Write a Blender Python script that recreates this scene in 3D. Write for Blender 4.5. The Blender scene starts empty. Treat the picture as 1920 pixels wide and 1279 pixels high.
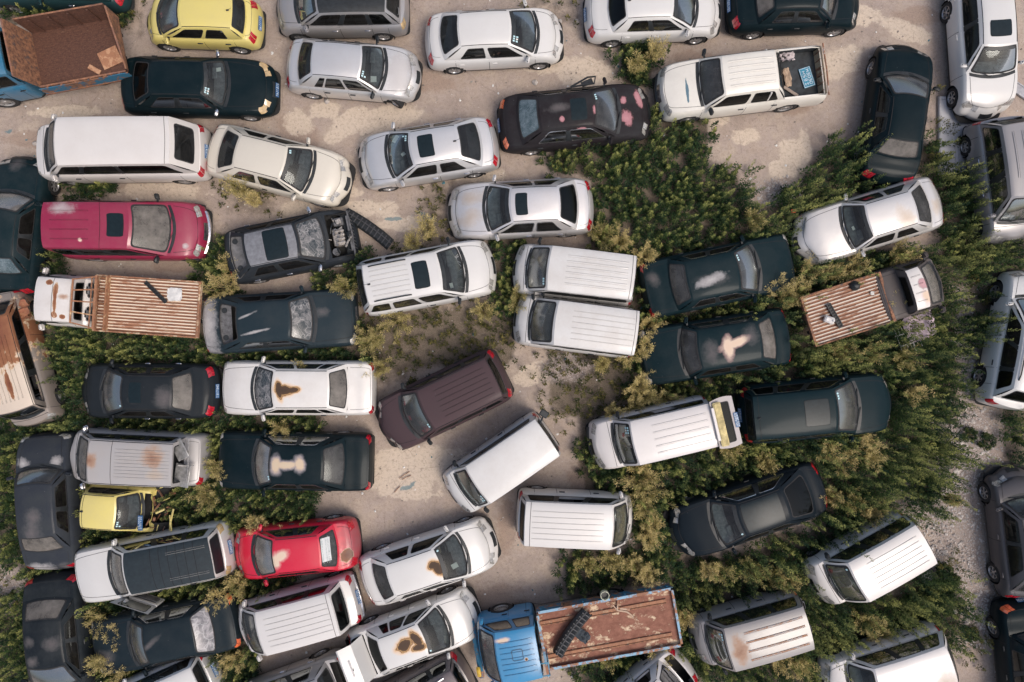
import bpy, math, random
import numpy as np
from mathutils import Vector, Matrix
random.seed(7); rng = np.random.default_rng(7)
C = bpy.context.scene.collection
CAMH, PPM = 22.0, 58.18            # camera height (m), photo pixels per metre on the ground

def unp(px, py, z=0.0):
    k = (CAMH - z) / CAMH / PPM
    return Vector(((px - 960) * k, (639.5 - py) * k, z))

# ---------------------------------------------------------------- materials
def nmat(name):
    m = bpy.data.materials.new(name); m.use_nodes = True
    nt = m.node_tree; b = nt.nodes['Principled BSDF']
    return m, nt, b
def N(nt, t, **kw):
    n = nt.nodes.new(t)
    for k, v in kw.items():
        if k.startswith('i_'):
            key = k[2:]
            key = int(key) if key.isdigit() else key.replace('_', ' ')
            n.inputs[key].default_value = v
        else: setattr(n, k, v)
    return n
def ramp(nt, fac, stops):
    r = nt.nodes.new('ShaderNodeValToRGB'); e = r.color_ramp.elements
    while len(e) > 1: e.remove(e[-1])
    for i, (p, c) in enumerate(stops):
        el = e[0] if i == 0 else e.new(p)
        el.position = p
        if not isinstance(c, (tuple, list)): c = (c, c, c, 1)
        if len(c) == 3: c = (*c, 1)
        el.color = c
    nt.links.new(fac, r.inputs[0]); return r
def mix(nt, fac, a, b, mode='MIX'):
    n = nt.nodes.new('ShaderNodeMix'); n.data_type = 'RGBA'; n.blend_type = mode
    for s, v in ((n.inputs[0], fac), (n.inputs[6], a), (n.inputs[7], b)):
        if isinstance(v, (int, float)): s.default_value = v
        elif isinstance(v, (tuple, list)): s.default_value = (*v[:3], 1)
        else: nt.links.new(v, s)
    return n.outputs[2]
def mth(nt, op, a, b=0.0, clamp=False):
    n = nt.nodes.new('ShaderNodeMath'); n.operation = op; n.use_clamp = clamp
    for s, v in ((n.inputs[0], a), (n.inputs[1], b)):
        if isinstance(v, (int, float)): s.default_value = v
        else: nt.links.new(v, s)
    return n.outputs[0]
def noise(nt, vec, scale, detail=4, rough=.6, off=None):
    n = N(nt, 'ShaderNodeTexNoise'); n.inputs['Scale'].default_value = scale
    n.inputs['Detail'].default_value = detail; n.inputs['Roughness'].default_value = rough
    if off is not None:
        mp = N(nt, 'ShaderNodeMapping'); mp.inputs['Location'].default_value = off
        nt.links.new(vec, mp.inputs[0]); vec = mp.outputs[0]
    nt.links.new(vec, n.inputs['Vector']); return n.outputs['Fac']
def objco(nt): return N(nt, 'ShaderNodeTexCoord').outputs['Object']

_simple = {}
def simple(name, col, rough=.6, metal=0.0, var=.25, scale=9, coat=0.0):
    """plain surface with a little mottling"""
    if name in _simple: return _simple[name]
    m, nt, b = nmat(name); co = objco(nt)
    f = ramp(nt, noise(nt, co, scale, 5), [(.3, 0), (.7, 1)]).outputs[0]
    dk = tuple(c * (1 - var) for c in col); lt = tuple(min(1, c * (1 + var)) for c in col)
    nt.links.new(mix(nt, f, dk, lt), b.inputs['Base Color'])
    b.inputs['Roughness'].default_value = rough; b.inputs['Metallic'].default_value = metal
    b.inputs['Coat Weight'].default_value = coat
    _simple[name] = m; return m

FEAT = {
 # ramps over distance 0..1 : (pos, rgb, alpha)
 'burn': [(0, (.05, .03, .018), 1), (.48, (.07, .036, .018), 1), (.56, (.46, .28, .12), 1), (.62, (.16, .07, .025), 1), (.70, (.62, .40, .2), .85), (.86, (.7, .5, .34), .45), (1, (.7, .55, .4), 0)],
 'fade': [(0, (.55, .45, .33), 1), (.42, (.55, .43, .31), 1), (.62, (.4, .34, .33), .75), (.8, (.3, .28, .3), .35), (1, (.25, .25, .27), 0)],
 'cream': [(0, (.66, .5, .38), 1), (.5, (.66, .52, .4), 1), (.68, (.68, .5, .42), .5), (1, (.7, .4, .4), 0)],
 'haze': [(0, (.17, .15, .15), .6), (.5, (.14, .13, .13), .4), (1, (.12, .12, .12), 0)],
 'pink': [(0, (.5, .26, .28), .9), (.55, (.42, .2, .22), .85), (.66, (.25, .12, .13), .6), (.8, (.2, .1, .1), 0)],
 'rust': [(0, (.22, .09, .04), .85), (.5, (.34, .17, .08), .7), (1, (.4, .25, .15), 0)],
 'peel': [(0, (.17, .055, .028), 1), (.7, (.26, .11, .05), 1), (.78, (.6, .45, .3), .9), (.84, (.5, .3, .2), 0)],
 'pale': [(0, (.5, .48, .47), .8), (.6, (.42, .4, .4), .55), (1, (.4, .4, .4), 0)],
 'tan':  [(0, (.42, .3, .19), .55), (.6, (.45, .34, .24), .35), (1, (.5, .4, .3), 0)],
 'stripe': [(0, (.03, .12, .18), .9), (.8, (.03, .12, .18), .9), (.95, (.1, .2, .2), 0)],
}
_pc = [0]
def paint(col, dirt=.25, rough=.35, metal=0.0, feats=(), seedv=None, speck=.35, coat=.5):
    """car paint: base colour, road dust, specks and patches of wear with a place of their own"""
    _pc[0] += 1; sd = _pc[0] * 3.7 if seedv is None else seedv
    m, nt, b = nmat('paint'); L = nt.links; co = objco(nt)
    if sum(col) < .3: coat *= .2
    big = noise(nt, co, 1.6, 5, .6, (sd, 0, 0)); fine = noise(nt, co, 14, 6, .7, (0, sd, 0))
    f = mth(nt, 'MULTIPLY', ramp(nt, big, [(.38, 0), (.72, 1)]).outputs[0], dirt)
    dust = (.36, .30, .25) if sum(col) > .3 else (.05, .056, .058)
    c = mix(nt, f, col, dust)
    c = mix(nt, mth(nt, 'MULTIPLY', ramp(nt, fine, [(.5, 0), (.75, 1)]).outputs[0], dirt * .5), c, dust)
    # small droppings / chips
    v = N(nt, 'ShaderNodeTexVoronoi'); v.inputs['Scale'].default_value = 7; v.inputs['Randomness'].default_value = 1
    mp = N(nt, 'ShaderNodeMapping'); mp.inputs['Location'].default_value = (sd, sd, 0); L.new(co, mp.inputs[0]); L.new(mp.outputs[0], v.inputs['Vector'])
    sp = ramp(nt, v.outputs['Distance'], [(.035, 1), (.06, 0)]).outputs[0]
    gate = ramp(nt, noise(nt, co, 2.3, 2, .5, (sd, 4, 0)), [(.55, 0), (.6, 1)]).outputs[0]
    chip = (.25, .22, .19) if sum(col) > .6 else (.45, .45, .43)
    c = mix(nt, mth(nt, 'MULTIPLY', mth(nt, 'MULTIPLY', sp, gate), speck), c, chip)
    rgh = mth(nt, 'ADD', mth(nt, 'MULTIPLY', f, .5), rough)
    rr = None
    for ft in feats:
        kind = ft[-1]; els = ft[0] if isinstance(ft[0], list) else [ft[:5]]; dm = None; fx = els[0][0]
        for (ex, ey, rx, ry, ang) in els:
            mp = N(nt, 'ShaderNodeMapping', vector_type='TEXTURE')
            mp.inputs['Location'].default_value = (ex, ey, 0); mp.inputs['Rotation'].default_value = (0, 0, math.radians(ang))
            mp.inputs['Scale'].default_value = (rx, ry, 50); L.new(co, mp.inputs[0])
            ln = N(nt, 'ShaderNodeVectorMath', operation='LENGTH'); L.new(mp.outputs[0], ln.inputs[0])
            dm = ln.outputs['Value'] if dm is None else mth(nt, 'MINIMUM', dm, ln.outputs['Value'])
        nz = noise(nt, co, 3.2, 4, .6, (sd, fx * 9, 0)); nz2 = noise(nt, co, 16, 4, .7, (fx, 0, sd))
        d = mth(nt, 'ADD', dm, mth(nt, 'MULTIPLY', mth(nt, 'SUBTRACT', nz, .5), .8 if len(els) > 1 else 1.3))
        d = mth(nt, 'ADD', d, mth(nt, 'MULTIPLY', mth(nt, 'SUBTRACT', nz2, .5), .5 if kind in ('pink', 'haze', 'tan', 'pale', 'rust') else .12))
        rp = ramp(nt, d, [(p, (*cc, 1)) for p, cc, a in FEAT[kind]])
        ra = ramp(nt, d, [(p, a) for p, cc, a in FEAT[kind]])
        c = mix(nt, ra.outputs[0], c, rp.outputs[0])
        rr = ra.outputs[0] if rr is None else mth(nt, 'MAXIMUM', rr, ra.outputs[0])
    L.new(c, b.inputs['Base Color'])
    if rr is not None:
        rgh = mth(nt, 'ADD', rgh, mth(nt, 'MULTIPLY', rr, .4), True)
        L.new(mth(nt, 'MULTIPLY', mth(nt, 'SUBTRACT', 1.0, rr), coat), b.inputs['Coat Weight'])
    else: b.inputs['Coat Weight'].default_value = coat
    b.inputs['Coat Roughness'].default_value = .12; b.inputs['Specular IOR Level'].default_value = .5 if sum(col) > .3 else .05
    L.new(rgh, b.inputs['Roughness']); b.inputs['Metallic'].default_value = metal
    bp = N(nt, 'ShaderNodeBump'); bp.inputs['Strength'].default_value = .12; bp.inputs['Distance'].default_value = .05
    L.new(noise(nt, co, 2.2, 2, .4, (sd, sd, 0)), bp.inputs['Height']); L.new(bp.outputs[0], b.inputs['Normal'])
    return m

def glass(name, tint, gl=.06, rough=.04, dust=.12, dcol=(.3, .28, .26)):
    if name in _simple: return _simple[name]
    m = bpy.data.materials.new(name); m.use_nodes = True; nt = m.node_tree; nt.nodes.clear(); L = nt.links
    out = N(nt, 'ShaderNodeOutputMaterial'); co = objco(nt)
    tr = N(nt, 'ShaderNodeBsdfTransparent'); tr.inputs[0].default_value = (*tint, 1)
    g = N(nt, 'ShaderNodeBsdfGlossy'); g.inputs['Roughness'].default_value = rough; g.inputs[0].default_value = (.72, .76, .76, 1)
    df = N(nt, 'ShaderNodeBsdfDiffuse'); df.inputs[0].default_value = (*dcol, 1)
    lw = N(nt, 'ShaderNodeFresnel'); lw.inputs[0].default_value = 1.45
    m1 = N(nt, 'ShaderNodeMixShader'); L.new(mth(nt, 'MULTIPLY', mth(nt, 'ADD', lw.outputs[0], gl, True), .42), m1.inputs[0]); L.new(tr.outputs[0], m1.inputs[1]); L.new(g.outputs[0], m1.inputs[2])
    m2 = N(nt, 'ShaderNodeMixShader')
    nz = ramp(nt, noise(nt, co, 2.5, 5, .65), [(.3, .25), (.75, 1)]).outputs[0]
    L.new(mth(nt, 'MULTIPLY', nz, dust), m2.inputs[0]); L.new(m1.outputs[0], m2.inputs[1]); L.new(df.outputs[0], m2.inputs[2])
    L.new(m2.outputs[0], out.inputs[0]); _simple[name] = m; return m
def cracked(name='shattered_glass', lite=(.24, .23, .225), dark=(.03, .04, .045), scale=5):
    if name in _simple: return _simple[name]
    m, nt, b = nmat(name); co = objco(nt); L = nt.links
    wn = N(nt, 'ShaderNodeTexNoise'); wn.inputs['Scale'].default_value = 3; L.new(co, wn.inputs[0])
    w = mix(nt, .35, co, wn.outputs['Color'])
    v = N(nt, 'ShaderNodeTexVoronoi', feature='DISTANCE_TO_EDGE'); v.inputs['Scale'].default_value = scale; L.new(w, v.inputs['Vector'])
    e = ramp(nt, v.outputs['Distance'], [(0, 1), (.035, 0)]).outputs[0]
    p = ramp(nt, noise(nt, w, 5, 6, .7), [(.40, dark), (.66, lite)]).outputs[0]
    L.new(mix(nt, mth(nt, 'MULTIPLY', e, .6), p, tuple(min(.5, 1.7 * k) for k in lite)), b.inputs['Base Color']); b.inputs['Roughness'].default_value = .25
    _simple[name] = m; return m

def rusty(name, base=(.62, .5, .38), rust=(.2, .085, .045), amt=.5, sc=(1, 1, 1), rust2=(.36, .17, .09), fine=1.0, rough=.8):
    if name in _simple: return _simple[name]
    m, nt, b = nmat(name); co = objco(nt); L = nt.links
    mp = N(nt, 'ShaderNodeMapping'); mp.inputs['Scale'].default_value = sc; L.new(co, mp.inputs[0]); v = mp.outputs[0]
    n1 = noise(nt, v, 2.2, 8, .72); n2 = noise(nt, v, 9, 6, .7, (3, 1, 0)); n3 = noise(nt, co, 30 * fine, 4, .7)
    rc = mix(nt, ramp(nt, n2, [(.35, 0), (.65, 1)]).outputs[0], rust, rust2)
    rc = mix(nt, mth(nt, 'MULTIPLY', ramp(nt, n3, [(.5, 0), (.7, 1)]).outputs[0], .22), rc, (.38, .22, .14))
    mm = mth(nt, 'ADD', n1, mth(nt, 'MULTIPLY', mth(nt, 'SUBTRACT', n2, .5), .5))
    t = 1 - amt
    f = ramp(nt, mm, [(max(0, t - .04), 0), (min(1, t + .04), 1)]).outputs[0]
    bc = mix(nt, ramp(nt, n3, [(.4, 0), (.8, .5)]).outputs[0], base, tuple(x * .6 for x in base))
    L.new(mix(nt, f, bc, rc), b.inputs['Base Color']); b.inputs['Roughness'].default_value = rough
    bp = N(nt, 'ShaderNodeBump'); bp.inputs['Strength'].default_value = .3; bp.inputs['Distance'].default_value = .01
    L.new(n2, bp.inputs['Height']); L.new(bp.outputs[0], b.inputs['Normal'])
    _simple[name] = m; return m

BLK = simple('black_trim', (.016, .019, .021), .5, var=.4)
GAP = simple('panel_gap', (.012, .012, .013), .9)
RUB = simple('rubber', (.022, .022, .023), .85, var=.4)
RIM = simple('alloy', (.45, .45, .46), .35, .7)
STEEL = simple('worn_steel', (.33, .32, .31), .5, .5, var=.4)
CHR = simple('chrome', (.6, .6, .62), .18, .9)
DASH = simple('dash_plastic', (.10, .10, .105), .7, var=.5)
DASHL = simple('beige_dash', (.30, .25, .20), .7)
SEAT = simple('seat_cloth', (.13, .13, .135), .9, var=.5, scale=4)
SEATT = simple('tan_seat_cloth', (.2, .165, .135), .9, var=.4, scale=4)
CARP = simple('cabin_floor', (.02, .02, .021), .95)
HEADL = simple('lamp_glass', (.36, .35, .33), .12, .2, var=.45, scale=22, coat=1)
AMBL = simple('amber_lamp', (.50, .36, .19), .15, coat=1, var=.25, scale=8)
TAILL = simple('red_lamp', (.40, .012, .025), .15, coat=1, var=.4, scale=16)
ORGL = simple('orange_lamp', (.75, .16, .06), .2, coat=1, var=.3, scale=16)
GRIME = simple('roof_grime', (.33, .31, .29), .8, var=.3)  # shade of the roof-rib grooves, put in as a flat colour
PLB = simple('plate_blue', (.03, .11, .26), .5); PLW = simple('plate_white', (.55, .62, .68), .5)
PLY = simple('plate_yellow', (.6, .38, .05), .5)
STK = simple('sticker', (.42, .62, .66), .5, var=.3, scale=30); PAPER = simple('paper', (.62, .6, .56), .8, var=.2)
UNDER = simple('underbody', (.02, .02, .02), .95)
GWS = glass('windscreen_glass', (.58, .66, .66), .05, .03, .14, (.24, .235, .23))
GSD = glass('side_glass', (.045, .06, .065), .04, .03, .06)
GRW = glass('rear_glass', (.18, .22, .23), .05, .03, .14, (.2, .2, .2))
GDK = glass('dark_glass', (.03, .04, .045), .03, .04, .04, (.1, .11, .11))
GDUST = glass('dusty_glass', (.35, .36, .34), .03, .25, .62, (.34, .31, .28))
GDUSTD = glass('dusty_dark_glass', (.2, .23, .24), .04, .15, .4, (.2, .2, .2))
CRK = cracked()
CRK2 = cracked('crazed_glass', (.16, .2, .22), (.05, .08, .09), 26)
FOIL = cracked('crumpled_foil', (.40, .38, .39), (.14, .14, .15), 3)
SUNR = simple('sunroof_glass', (.010, .018, .022), .3, coat=.0, var=.2); SUNR.node_tree.nodes['Principled BSDF'].inputs['Specular IOR Level'].default_value = .22

# ---------------------------------------------------------------- mesh builder
class MB:
    def __init__(s): s.v = []; s.f = []; s.m = []
    def add(s, vs, fs, mi=0):
        o = len(s.v); s.v += [tuple(p) for p in vs]; s.f += [tuple(i + o for i in f) for f in fs]; s.m += [mi] * len(fs)
    def quad(s, a, b, c, d, mi=0): s.add((a, b, c, d), ((0, 1, 2, 3),), mi)
    def grid(s, rows, mi=0, flip=False):
        n = len(rows[0]); vs = [p for r in rows for p in r]; fs = []
        for i in range(len(rows) - 1):
            for j in range(n - 1):
                q = (i * n + j, i * n + j + 1, (i + 1) * n + j + 1, (i + 1) * n + j)
                fs.append(q[::-1] if flip else q)
        s.add(vs, fs, mi)
    def box(s, c, d, mi=0, rz=0, bev=0.0, rot=None):
        x, y, z = (k / 2 for k in d); b = min(bev, x * .9, y * .9, z * .9)
        R = rot if rot is not None else Matrix.Rotation(rz, 3, 'Z'); c = Vector(c)
        if b <= 0:
            P = [(-x, -y, -z), (x, -y, -z), (x, y, -z), (-x, y, -z), (-x, -y, z), (x, -y, z), (x, y, z), (-x, y, z)]
            F = [(3, 2, 1, 0), (4, 5, 6, 7), (0, 1, 5, 4), (1, 2, 6, 5), (2, 3, 7, 6), (3, 0, 4, 7)]
        else:
            P = []; lv = [(-z, b), (-z + b, 0), (z - b, 0), (z, b)]
            for zz, i in lv:
                X, Y = x - i, y - i
                P += [(-X + b * .6, -Y, zz), (X - b * .6, -Y, zz), (X, -Y + b * .6, zz), (X, Y - b * .6, zz), (X - b * .6, Y, zz), (-X + b * .6, Y, zz), (-X, Y - b * .6, zz), (-X, -Y + b * .6, zz)]
            F = [tuple(range(7, -1, -1)), tuple(range(24, 32))]
            for k in range(3):
                for j in range(8):
                    F.append((k * 8 + j, k * 8 + (j + 1) % 8, k * 8 + 8 + (j + 1) % 8, k * 8 + 8 + j))
        s.add([c + R @ Vector(p) for p in P], F, mi)
    def tube(s, pts, r, mi=0, n=6, cap=True):
        pts = [Vector(p) for p in pts]; rows = []
        for i, p in enumerate(pts):
            t = (pts[min(i + 1, len(pts) - 1)] - pts[max(i - 1, 0)]).normalized()
            a = t.cross(Vector((0, 0, 1))); a = a.normalized() if a.length > .1 else Vector((1, 0, 0)); b = t.cross(a)
            rr = r[i] if isinstance(r, (list, tuple)) else r
            rows.append([p + (a * math.cos(k * 2 * math.pi / n) + b * math.sin(k * 2 * math.pi / n)) * rr for k in range(n + 1)])
        s.grid(rows, mi)
        if cap: s.add(rows[0][:n], (tuple(range(n)),), mi); s.add(rows[-1][:n], (tuple(range(n - 1, -1, -1)),), mi)
    def lathe(s, prof, n=20, mi=0, axis='Y', c=(0, 0, 0)):
        rows = []
        for r, h in prof:
            row = []
            for k in range(n + 1):
                a = k * 2 * math.pi / n; u, w = r * math.cos(a), r * math.sin(a)
                row.append((c[0] + u, c[1] + h, c[2] + w) if axis == 'Y' else (c[0] + u, c[1] + w, c[2] + h))
            rows.append(row)
        s.grid(rows, mi)
    def strip(s, pts, nrm, w, mi=0, lift=.004, closed=False):
        """a narrow band lying on a surface along pts; nrm = one normal or one per point"""
        pts = [Vector(p) for p in pts]; n = len(pts); A = []; B = []
        for i, p in enumerate(pts):
            if closed: t = pts[(i + 1) % n] - pts[i - 1]
            else: t = pts[min(i + 1, n - 1)] - pts[max(i - 1, 0)]
            nn = Vector(nrm[i]) if isinstance(nrm[0], (tuple, list, Vector)) else Vector(nrm)
            sd = t.cross(nn).normalized() * w / 2
            A.append(p + nn * lift - sd); B.append(p + nn * lift + sd)
        if closed: A.append(A[0]); B.append(B[0])
        s.grid([A, B], mi)
    def build(s, name, mats, parent=None, smooth=35, loc=None):
        me = bpy.data.meshes.new(name); me.from_pydata(s.v, [], s.f)
        if not isinstance(mats, (list, tuple)): mats = [mats]
        for m in mats: me.materials.append(m)
        me.polygons.foreach_set('material_index', s.m)
        if smooth:
            import bmesh
            bm = bmesh.new(); bm.from_mesh(me); bmesh.ops.remove_doubles(bm, verts=bm.verts, dist=.0004)
            for e in bm.edges:
                e.smooth = len(e.link_faces) == 2 and e.calc_face_angle(0) <= math.radians(smooth)
            for f in bm.faces: f.smooth = True
            bm.to_mesh(me); bm.free()
        me.update()
        o = bpy.data.objects.new(name, me); C.objects.link(o)
        if parent: o.parent = parent
        if loc: o.location = loc
        return o

def thing(name, label, cat, loc=(0, 0, 0), rz=0, group=None):
    o = bpy.data.objects.new(name, None); C.objects.link(o); o.location = loc; o.rotation_euler = (0, 0, rz)
    o.empty_display_size = .3; o['label'] = label; o['category'] = cat
    if group: o['group'] = group
    return o
def tag(o, label=None, cat=None, group=None, kind=None):
    if label: o['label'] = label
    if cat: o['category'] = cat
    if group: o['group'] = group
    if kind: o['kind'] = kind
    return o
def lerp(a, b, t): return a + (b - a) * t
def sst(a, b, x):
    t = max(0, min(1, (x - a) / (b - a))); return t * t * (3 - 2 * t)
# ---------------------------------------------------------------- vehicles
DEF = dict(W=1.76, H=1.45, z0=.2, belt=.93, nose=.64, cowl=.92, tail=.90, ef=.66, er=.72, nf=7, nr=8, bow=.13, bowr=.07, efi=.26, eri=.16,
           yr=.54, wbow=.16, tbow=.07, rbow=.12, rtbow=.04, wheelr=.31, side=((.08, .47), (.53, .84)), crown=.045, ribs=None,
           rail=False, sun=None, ant=False, black_b=True, ditch=True, hoodline=.8, lamp='w', tail_l='r', ws=None, rg=None, sg=None,
           fw=.185, rw=.20, seats='d', handle='b', mirror='p', plate='', stk=0, bump=None, grille=True, moulding=False, chromew=False)
VAN = dict(W=1.62, H=1.88, belt=1.02, nose=.86, cowl=1.03, tail=1.02, ef=.74, er=.84, nf=8, nr=12, bow=.10, bowr=.04, efi=.16, eri=.05, yr=.68,
           wbow=.10, tbow=.05, rbow=.03, rtbow=.02, side=((.05, .31), (.36, .64), (.68, .95)), wheelr=.29, fw=.17, rw=.17, crown=.05, ditch=False, hoodline=0, ribs=(5, .22, .9), handle='b')
SUV = dict(W=1.82, H=1.74, belt=1.05, nose=.82, cowl=1.07, tail=1.05, ef=.72, er=.8, efi=.18, eri=.06, yr=.62, wbow=.14, tbow=.06, rbow=.04, rtbow=.03,
           side=((.06, .36), (.41, .69), (.73, .94)), wheelr=.36, rail=True, crown=.05, ditch=False)

def tabf(tab):
    xs = [a for a, b in tab]; ys = [b for a, b in tab]
    def f(v):
        if v <= xs[0]: return ys[0]
        for i in range(1, len(xs)):
            if v <= xs[i]: return ys[i-1] + (ys[i]-ys[i-1])*(v-xs[i-1])/(xs[i]-xs[i-1])
        return ys[-1]
    return f
INS = tabf([(0, .09), (.1, .03), (.28, .004), (.55, 0), (.72, .012), (.84, .03), (.93, .06), (1, .105)])
ENDS = tabf([(0, .35), (.14, .06), (.3, 0), (.5, .02), (.62, .2), (.8, .5), (.93, .8), (1, 1)])

_wheels = {}
def wheel(parent, x, y, r, side, kind='alloy', steer=0, tilt=0):
    key = (round(r, 2), kind)
    if key not in _wheels:
        t = MB(); w = r * .62
        t.lathe([(r * .62, -w * .42), (r * .66, -w * .5), (r * .9, -w * .5), (r * .98, -w * .42), (r, -w * .3), (r, w * .3), (r * .98, w * .42), (r * .9, w * .5), (r * .66, w * .5), (r * .62, w * .42)], 28)
        d = MB()
        if kind == 'alloy':
            d.lathe([(r * .64, w * .44), (r * .6, w * .47), (r * .56, w * .40), (r * .55, w * .1)], 28)
            for k in range(6):
                a = k * math.pi / 3; ca, sa = math.cos(a), math.sin(a)
                P = []
                for rr, hw, h in ((r * .12, r * .055, w * .42), (r * .58, r * .085, w * .44)):
                    P += [(rr * ca - hw * sa, h, rr * sa + hw * ca), (rr * ca + hw * sa, h, rr * sa - hw * ca)]
                Q = [(p[0], p[1] - .03, p[2]) for p in P]
                d.add(P + Q, ((0, 1, 3, 2), (0, 2, 6, 4), (1, 5, 7, 3)))
            d.lathe([(0, w * .47), (r * .1, w * .47), (r * .14, w * .42), (r * .14, w * .3)], 14)
            d.lathe([(0, w * .08), (r * .56, w * .08)], 20, 1)
        else:
            d.lathe([(r * .64, w * .44), (r * .6, w * .47), (r * .55, w * .36), (r * .42, w * .22), (r * .36, w * .34), (r * .2, w * .36), (r * .18, w * .42), (0, w * .43)], 28)
            for k in range(8):
                a = k * math.pi / 4
                d.lathe([(0, w * .335), (r * .045, w * .335)], 8, 1, c=(math.cos(a) * r * .47, 0, math.sin(a) * r * .47))
        to = t.build('wheel', RUB, None, 50); ro = d.build('rim', [RIM if kind == 'alloy' else STEEL, GAP], to, 40)
        _wheels[key] = (to, ro); first = True
    else:
        to0, ro0 = _wheels[key]
        to = to0.copy(); C.objects.link(to); ro = ro0.copy(); C.objects.link(ro); ro.parent = to
    to.parent = parent
    to.location = (x, y, r); to.rotation_euler = (0, 0, (math.pi if side < 0 else 0) + steer)
    if tilt: to.rotation_euler = (tilt, 0, steer)
    return to

class Shell:
    """the painted body with its window openings, worked out in the car's own axes (x forward)"""
    def __init__(s, p, xa, xb, wb, wt, rt, rb):
        s.p = p; s.xa, s.xb = xa, xb; s.xc = (xa + xb) / 2; s.hl = (xb - xa) / 2; s.wb, s.wt, s.rt, s.rb = wb, wt, rt, rb
        L = xb - xa
        k = [(xa, p['tail'] - .10), (xa + .05 * L, p['tail'] - .02), (xa + .12 * L, p['tail']), (max(rb, xa + .13 * L), p['belt'] + .02), ((wb + rb) / 2, p['belt'])]
        k += [(wb, p['cowl'])] if wb > (wb + rb) / 2 else []
        hl = xb - wb
        k += [(wb + hl * .5, lerp(p['cowl'], p['nose'], .32)), (wb + hl * .85, lerp(p['cowl'], p['nose'], .75)), (xb, p['nose'])]
        k = sorted(k); s.kx = [a for a, b in k]; s.kz = [b for a, b in k]
        s.xm = (wt + rt) / 2
        g = np.linspace(xa - .2, xb + .2, 400); s.tz = list(sum(np.interp(g + d, s.kx, s.kz) for d in (-.12, -.06, 0, .06, .12)) / 5); s.tx0 = xa - .2; s.tk = 399 / (xb - xa + .4)
    def zs(s, x):
        t = max(0, min(398.999, (x - s.tx0) * s.tk)); i = int(t); return s.tz[i] + (s.tz[i + 1] - s.tz[i]) * (t - i)
    def plan(s, x):
        p = s.p; t = (x - s.xc) / s.hl; t = max(-1, min(1, t)); e, n = (p['ef'], p['nf']) if t > 0 else (p['er'], p['nr'])
        w = p['W'] / 2 * (e + (1 - e) * math.sqrt(max(0, 1 - abs(t) ** n)))
        return w
    def B(s, x, q, lift=0.0):
        p = s.p; t = max(-1, min(1, (x - s.xc) / s.hl)); at = abs(t); w = s.plan(x); sg = 1 if q >= 0 else -1
        a = abs(q); bow, ei = (p['bow'], p['efi']) if t > 0 else (p['bowr'], p['eri'])
        zs = s.zs(x)
        if a <= 1: v = 1; sy = a
        else: v = 2 - a; sy = 1
        ins = INS(v); y = sg * sy * (w - ins + lift * (sy > .9))
        z = zs + p['crown'] * (1 - sy * sy) * (1 - .5 * at ** 6) if a <= 1 else p['z0'] + (zs - p['z0']) * v
        if a <= 1 or v > .85: z += lift
        X = x - (1 if t > 0 else -1) * at ** 6 * (bow * sy * sy + ei * ENDS(v))
        return Vector((X, y, z))
    def E(s, end, sy, v, lift=0.0):
        p = s.p; x = s.xb if end > 0 else s.xa; bow, ei = (p['bow'], p['efi']) if end > 0 else (p['bowr'], p['eri'])
        w = s.plan(x); zs = s.zs(x)
        z = p['z0'] + (zs - p['z0']) * v + p['crown'] * .5 * (1 - sy * sy) * v ** 3
        return Vector((x - end * (bow * sy * sy + ei * ENDS(v)) + end * lift, sy * (w - INS(v)), z + (lift if v > .7 else 0)))
    def yb(s, x): return s.plan(x) - .10
    def yr(s, x):
        f = (x - s.rt) / max(.01, s.wt - s.rt); return s.p['yr'] * (1 - .035 * (1 - f) - .02 * f)
    def roofz(s, x, sy):
        h = max(.3, (s.wt - s.rt) / 2); a = abs(sy)
        return s.p['H'] - .045 * min(1.4, ((x - s.xm) / h) ** 2) - .03 * a * a - .045 * a ** 7
    def R(s, f, sy, lift=0.0):
        """roof: f 0 at the rear edge, 1 at the front edge"""
        x = lerp(s.rt + s.p['rtbow'] * sy * sy, s.wt - s.p['tbow'] * sy * sy, f)
        return Vector((x, sy * s.yr(x), s.roofz(x, sy) + lift))
    def base(s, x, sy): 
        y = sy * s.yb(x); q = y / max(.1, s.plan(x) - INS(1))
        return Vector((x, y, s.B(x, max(-1, min(1, q))).z - .012))
    def front(s, u, v):
        sy = 1 - 2 * u; a = s.base(s.wb - s.p['wbow'] * sy * sy, sy); b = s.R(1, sy); P = a.lerp(b, v); k = 4 * v * (1 - v) * .03
        return P + Vector((k, 0, k))
    def rear(s, u, v):
        sy = 1 - 2 * u; a = s.base(s.rb + s.p['rbow'] * sy * sy, sy); b = s.R(0, sy); P = a.lerp(b, v); k = 4 * v * (1 - v) * .025
        return P + Vector((-k, 0, k))
    def side_(s, sg):
        xbf, xbr = s.wb - s.p['wbow'], s.rb + s.p['rbow']
        def S(u, v):
            a = s.base(lerp(xbf, xbr, u), sg); f = 1 - u
            b = s.R(f, sg); P = a.lerp(b, v)
            return P + Vector((0, sg * 4 * v * (1 - v) * .028, 0))
        return S
    def nrm(s, S, u, v):
        e = .01; u0, u1 = max(0, u - e), min(1, u + e); v0, v1 = max(0, v - e), min(1, v + e)
        n = (S(u1, v) - S(u0, v)).cross(S(u, v1) - S(u, v0)); n.normalize()
        c = S(u, v) - Vector((s.xm, 0, .5))
        return n if n.dot(c) > 0 else -n

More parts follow.
